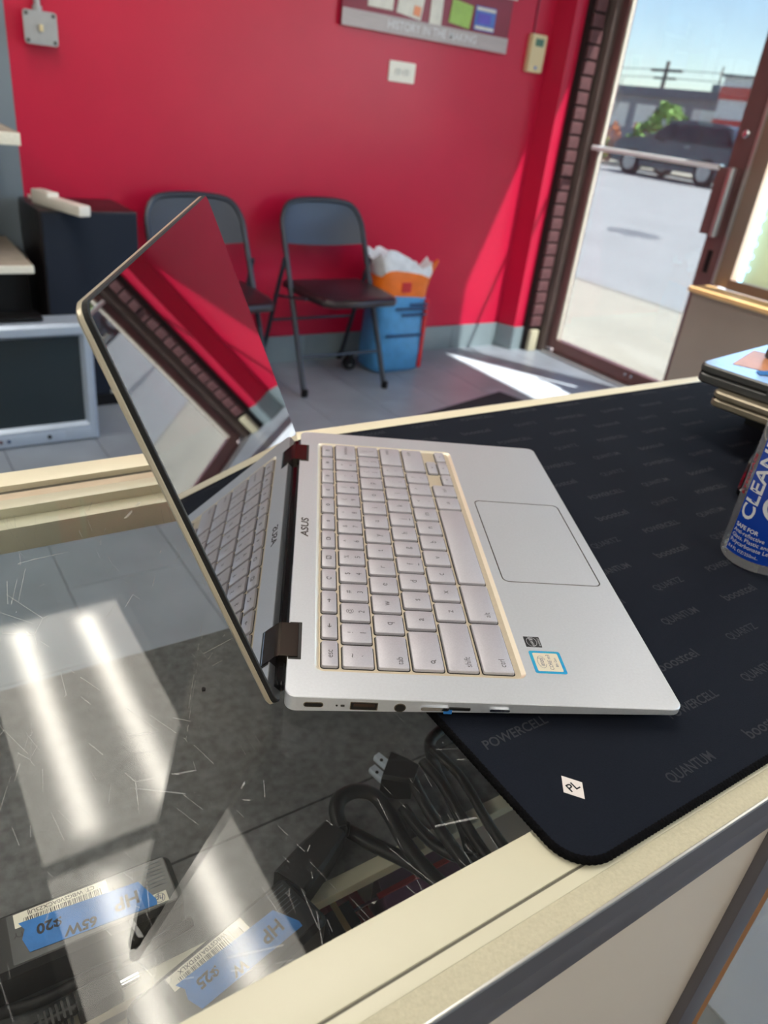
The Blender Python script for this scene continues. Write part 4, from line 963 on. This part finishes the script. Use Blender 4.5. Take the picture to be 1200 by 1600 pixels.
v0 = [[b_.verts.new((r_*math.cos(a), r_*math.sin(a), z_)) for a in lo] for r_, z_ in ((LR, 0.0085), (LR, 0.110), (LR+0.00015, 0.110), (LR+0.00015, 0.0085))]
for j in range(4):
    for i in range(n): b_.faces.new((v0[j][i], v0[j][i+1], v0[(j+1) % 4][i+1], v0[(j+1) % 4][i]))
lbl = obj('label', b_, 'label_blue', bt, True, ang=60)
def curved(n_, s_, size, m_, a0, z0, par, vertical=False, r_=LR+0.0003, **k):
    me = text_mesh(s_, size, align='LEFT', **k)
    bm_ = B(); bm_.from_mesh(me); bmesh.ops.subdivide_edges(bm_, edges=[e for e in bm_.edges if e.calc_length() > 0.002], cuts=2)
    for v in bm_.verts:
        u_, w_ = (v.co.x, v.co.y)
        a, zz = (a0-w_/r_, z0+u_) if vertical else (a0+u_/r_, z0+w_)
        v.co = (r_*math.cos(a), r_*math.sin(a), zz)
    return obj(n_, bm_, m_, par)
curved('lettering', 'CLEANER', 0.0150, 'print_white', LA0+0.30, 0.0360, lbl, True, bold=0.0003, sx=1.12)
curved('lettering', 'EYEGLASS', 0.0064, 'bottle_red', LA0-0.22, 0.0500, bt, True, r_=BR+0.0003, bold=0.0001, sx=1.1)
curved('lettering', 'SAFE FOR', 0.0042, 'print_white', LA0+0.07, 0.0300, lbl, bold=0.0001)
for i, s_ in enumerate(('Anti-reflective', 'Glass, Plastic and', 'Polycarbonate Lenses')): curved('lettering', s_, 0.0042, 'print_white', LA0+0.05, 0.0258-0.0042*i, lbl)
curved('lettering', '8.4 FL OZ/250mL.', 0.0032, 'print_white', LA0+0.06, 0.0122, lbl)
bm_ = ring_mesh(0, 0, 0.016, 0.012, 0.003)
for v in bm_.verts: a = LA0+1.25+v.co.x/LR; v.co = ((LR+0.0003)*math.cos(a), (LR+0.0003)*math.sin(a), 0.052+v.co.y)
obj('spectacle_mark', bm_, 'print_white', lbl)

# ================================================================== STACK OF NOTEBOOKS, PHONE
t = thing('black_box', 'black box under the stack of closed notebooks', 'box', (0.775, 0.17, MT))
bx('body', 0, 0, 0, 0.26, 0.245, 0.036, 'black_soft', t, 0.002); bx('lid', -0.001, -0.001, 0.036, 0.261, 0.246, 0.0405, 'black_plastic', t, 0.001)
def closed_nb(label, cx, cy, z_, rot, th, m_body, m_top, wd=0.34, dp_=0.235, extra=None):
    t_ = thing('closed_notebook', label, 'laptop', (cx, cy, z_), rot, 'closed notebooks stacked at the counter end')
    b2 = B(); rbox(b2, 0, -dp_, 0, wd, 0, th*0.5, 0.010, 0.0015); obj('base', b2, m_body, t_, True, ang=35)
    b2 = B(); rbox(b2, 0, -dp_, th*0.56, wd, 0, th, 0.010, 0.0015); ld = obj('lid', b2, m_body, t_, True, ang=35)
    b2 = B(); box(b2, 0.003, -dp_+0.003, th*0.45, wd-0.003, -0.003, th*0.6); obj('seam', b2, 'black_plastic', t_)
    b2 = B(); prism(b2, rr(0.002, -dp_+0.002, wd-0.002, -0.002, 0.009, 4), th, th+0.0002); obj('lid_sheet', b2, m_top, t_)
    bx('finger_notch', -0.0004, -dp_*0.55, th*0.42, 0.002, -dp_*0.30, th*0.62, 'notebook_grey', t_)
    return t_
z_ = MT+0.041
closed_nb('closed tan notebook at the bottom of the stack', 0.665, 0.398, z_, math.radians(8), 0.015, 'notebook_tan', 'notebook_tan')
t = closed_nb('closed grey notebook with an orange patch and blue tape in the middle of the stack', 0.672, 0.424, z_+0.0155, math.radians(9), 0.018, 'notebook_grey', 'notebook_top')
b_ = B(); prism(b_, [(0.030, -0.020), (0.110, -0.006), (0.125, -0.075), (0.045, -0.060)][::-1], 0.0183, 0.0186); obj('orange_patch', b_, 'patch_orange', t)  # flat orange patch on the lid sheet
b_ = B(); prism(b_, [(0.020, -0.052), (0.030, -0.044), (0.115, -0.080), (0.105, -0.092)][::-1], 0.0187, 0.0190); obj('tape_strip', b_, 'blue_tape', t)
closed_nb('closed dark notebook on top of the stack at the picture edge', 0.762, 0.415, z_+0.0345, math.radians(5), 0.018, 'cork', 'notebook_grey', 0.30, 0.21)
t = thing('smartphone', 'black smartphone lying on the mat behind the spray bottle', 'phone', (0.592, 0.302, MT), math.radians(26))
b_ = B(); rbox(b_, 0, -0.075, 0.0002, 0.155, 0, 0.0088, 0.010, 0.002, 5); obj('body', b_, 'black_gloss', t, True, ang=35)
b_ = B(); prism(b_, rr(0.003, -0.072, 0.152, -0.003, 0.008, 5), 0.0088, 0.0092); obj('screen', b_, 'screen_glass', t)

# ================================================================== INSIDE THE CASE
def adapter(label, org, ang, L_, Wd, texts):
    t_ = thing('power_adapter', label, 'charger', (org[0], org[1], DZ+0.0022), ang, 'chargers in the display case')
    th = 0.0275
    b2 = B(); rbox(b2, 0, 0, 0, L_, Wd, th, 0.006, 0.003, 4); obj('body', b2, 'black_plastic', t_, True, ang=40)
    b2 = B(); prism(b2, rr(0.004, 0.003, 0.092, Wd-0.004, 0.001), th, th+0.0001); ls_ = obj('rating_label', b2, 'sticker_black', t_)
    b2 = B(); prism(b2, rr(0.038, 0.0036, 0.0885, 0.0125, 0.0004), th+0.0001, th+0.0002); pl_ = obj('paper_label', b2, 'paper', t_)
    text('print', texts[0], 0.0036, 'black_plastic', pl_, (0.063, 0.0056, th+0.0003))
    b2 = B(); x_ = 0.042
    rnd = random.Random(texts[0])
    while x_ < 0.084:
        w_ = rnd.choice((0.0002, 0.0003, 0.0005)); box(b2, x_, 0.0078, th+0.0002, x_+w_, 0.0122, th+0.00026); x_ += w_+rnd.choice((0.0003, 0.0004, 0.0007))
    obj('barcode', b2, 'black_plastic', pl_)
    if texts[3]:
        b2 = B(); prism(b2, rr(0.0085, 0.0255, 0.0175, 0.0325, 0.0003), th+0.0001, th+0.0002); lg = obj('maker_label', b2, 'paper', t_)
        text('print', 'hp', 0.0052, 'print_navy', lg, (0.013, 0.029, th+0.0003), shear=0.3)
        obj('print', ring_mesh(0.013, 0.029, 0.0030, 0.0030, 0.0003), 'print_navy', lg, loc=(0, 0, th+0.0003))
        text('print', 'TY', 0.005, 'black_plastic', t_, (0.087, 0.0165, th+0.0003))
    for k in range(7):
        w_ = random.uniform(0.010, 0.022); bx('fine_print', 0.0065, 0.0050+0.0026*k, th+0.0001, 0.0065+w_, 0.0054+0.0026*k, th+0.00016, 'facade_dark', ls_)
    tp = [(0.0865, 0.0100), (0.0840, 0.0150), (0.0860, 0.0205), (0.0835, 0.0295), (0.050, 0.0310), (0.0155, 0.0325), (0.0150, 0.0290), (0.0215, 0.0135), (0.050, 0.0120)]
    b2 = B(); prism(b2, tp, th+0.0003, th+0.00045); tp_ = obj('price_tape', b2, 'blue_tape', t_)
    text('handwriting', 'HP', 0.0115, 'marker', tp_, (0.030, 0.0225, th+0.0006), (0, 0, 0.05), shear=0.1, bold=0.0003)
    text('handwriting', texts[1], 0.0082, 'marker', tp_, (0.056, 0.0265, th+0.0006), (0, 0, -0.05), shear=0.15, bold=0.0003)
    text('handwriting', texts[2], 0.0085, 'marker', tp_, (0.0715, 0.0180, th+0.0006), (0, 0, 0.02), shear=0.1, bold=0.0003)
    return t_
adapter('black charger with blue tape priced twenty dollars under the glass', (0.0962, 0.3105), 3.1022, 0.108, 0.0375, ('CT: WBGSV0ACXZSUIJ', '65W', '$20', True))
a2 = Vector((0.1525, 0.2512)); v2 = Vector((-math.sin(-2.8768), math.cos(-2.8768)))
a2 = a2 - v2*0.010 - Vector((math.cos(-2.8768), math.sin(-2.8768)))*0.004
adapter('black charger with blue tape priced twenty-five dollars by the counter rail', a2, -2.8768, 0.112, 0.040, ('CT:WBGST0A1RFDXLX', 'W', '$25', False))
def cord(name, label, pxs, r_, z_, m_='black_plastic', flat=1.0, parts=None, cat='cable'):
    t_ = thing(name, label, cat, tuple(pt(*pxs[0][:2], z_)))
    o_ = Vector(t_.location)
    path = [pt(p[0], p[1], z_+(p[2] if len(p) > 2 else 0))-o_ for p in pxs]
    b2 = B(); tube(b2, smooth_path(path, 7), r_, 10, flat); obj('cord', b2, m_, t_, True)
    return t_, o_
CZ = DZ+0.012
# power cord from the nearer charger: connector, then a loop
t, o_ = cord('charging_lead', 'thick black mains cord looping from the nearer charger', [(533, 1293, .004), (526, 1268, .008), (532, 1247, .010), (556, 1236, .010), (585, 1243, .008), (610, 1275, .004), (632, 1315), (660, 1352, .002), (700, 1392, .002), (760, 1440, 0)], 0.0042, CZ, flat=1.35)
def block(nm, p0, p1, hw0, hw1, z0, z1, m_, par, off):
    a = pt(*p0, (z0+z1)/2); c = pt(*p1, (z0+z1)/2); d = (c-a); d.z = 0; d.normalize(); n_ = Vector((-d.y, d.x, 0))
    b2 = B(); ls = []
    for q, hw in ((a, hw0), (a+(c-a)*.55, (hw0+hw1)/2*1.08), (c, hw1)):
        ls.append([Vector((q.x, q.y, 0))+n_*hw*sx+Vector((0, 0, zz))-off for sx, zz in ((-1, z0+.002), (-.8, z0), (.8, z0), (1, z0+.002), (1, z1-.002), (.8, z1), (-.8, z1), (-1, z1-.002))])
    loops(b2, ls); return obj(nm, b2, m_, par, True, ang=35)
block('plug_body', (452, 1392), (522, 1306), 0.0125, 0.0085, DZ+0.001, DZ+0.022, 'black_soft', t, o_)
for k in range(3): block('strain_relief', (522+5*k, 1306-6*k), (525+5*k, 1302-6*k), 0.0062, 0.0062, DZ+0.005, DZ+0.019, 'black_plastic', t, o_)
cord('charging_lead', 'second strand of black cord crossing under the loop', [(540, 1296), (580, 1318), (640, 1348), (690, 1380), (740, 1415), (800, 1440)], 0.0040, CZ-0.006, flat=1.35)
# two-blade plug
t, o_ = cord('mains_plug', 'black two-pin mains plug with bare blades by the desk mat', [(640, 1205, .004), (652, 1235, .004), (675, 1275, .004), (705, 1320, .004), (745, 1370, .004), (790, 1400)], 0.0036, CZ+0.004, flat=1.3, cat='plug')
block('plug_body', (602, 1208), (648, 1222), 0.0145, 0.0085, DZ+0.004, DZ+0.026, 'black_plastic', t, o_)
for p0, p1 in (((588, 1182), (612, 1202)), ((581, 1201), (604, 1222))):
    bl = block('blade', p0, p1, 0.0032, 0.0032, DZ+0.0135, DZ+0.0150+.004, 'blade_metal', t, o_)
    q = pt(p0[0]+8, p0[1]+6, DZ+0.019); b2 = B(); lathe(b2, [(0.0013, 0), (0.0013, 0.0006)], 12, q.x-o_.x, q.y-o_.y); hh = obj('hole', b2, 'port_dark', bl); hh.location = (0, 0, DZ+0.0190-o_.z)
for k, (pp_, lab) in enumerate((([(690, 1140), (672, 1160), (680, 1200), (705, 1250), (730, 1310), (745, 1380)], 'coil of black cord nearest the mat edge'),
                               ([(630, 1262), (650, 1290), (680, 1320), (720, 1340), (770, 1345)], 'loose black cord below the two-pin plug'),
                               ([(660, 1190), (690, 1225), (720, 1275), (755, 1330), (790, 1370)], 'black cord running beside the two-pin plug'),
                               ([(675, 1170), (720, 1215), (765, 1290), (800, 1340)], 'thin black cord half under the mat'))):
    cord('charging_lead', lab, pp_, 0.0038-0.0002*k, CZ-0.004+0.003*k, flat=1.25)
# cord along the first charger and round connector bottom left
cord('charging_lead', 'black cord passing below the first charger', [(-60, 1600), (60, 1565), (150, 1520), (215, 1490), (300, 1440)], 0.0034, CZ-0.004)
t, o_ = cord('barrel_plug', 'black barrel plug with bright metal tip in the case', [(-30, 1640), (40, 1615), (90, 1590), (130, 1570)], 0.0030, CZ-0.002, cat='plug')
block('plug_body', (120, 1576), (188, 1540), 0.0070, 0.0062, DZ+0.002, DZ+0.015, 'black_soft', t, o_)
a, c = pt(186, 1541, DZ+0.008), pt(216, 1525, DZ+0.008); b2 = B(); tube(b2, [a-o_, c-o_], 0.0032, 14); obj('metal_tip', b2, 'chrome', t, True)
for k in range(6): block('strain_ring', (62+9*k, 1606-5*k), (66+9*k, 1604-5*k), 0.0048+.0003*k, 0.0048+.0003*k, DZ+0.003, DZ+0.013, 'black_plastic', t, o_)
# goods on the lower shelf
LZ = DZ-0.0798
def pack(nm, lab, poly, h_, m_, cat='package', extra=None):
    q = [pt(x_, y_, LZ+h_) for x_, y_ in poly]; c0 = sum(q, Vector())/len(q)
    t_ = thing(nm, lab, cat, (c0.x, c0.y, LZ))
    b2 = B(); l2 = [(v.x-c0.x, v.y-c0.y) for v in q]
    loops(b2, [[(x_*.97, y_*.97, 0.0) for x_, y_ in l2], [(x_, y_, 0.003) for x_, y_ in l2], [(x_, y_, h_-.003) for x_, y_ in l2], [(x_*.95, y_*.95, h_) for x_, y_ in l2]]); obj('box', b2, m_, t_, True, ang=30)
    return t_, c0
t, c0 = pack('red_pack', 'red packet on the lower shelf of the display case', [(500, 1400), (548, 1375), (600, 1450), (540, 1490)], 0.03, 'pack_red'); bx('fold', -0.03, -0.001, 0.03, 0.03, 0.001, 0.0315, 'pack_purple', t)
t, c0 = pack('purple_pack', 'purple packet on the lower shelf under the cords', [(585, 1370), (680, 1312), (730, 1360), (610, 1440)], 0.04, 'pack_purple'); bx('seal', -0.035, -0.002, 0.04, 0.035, 0.002, 0.0412, 'pack_red', t)
t, c0 = pack('black_pouch', 'black pouch with pale zip edge on the lower shelf', [(505, 1430), (545, 1405), (565, 1440), (520, 1475)], 0.05, 'black_soft', 'pouch'); bx('zip', -0.002, -0.02, 0.05, 0.002, 0.02, 0.0515, 'pack_tan', t)
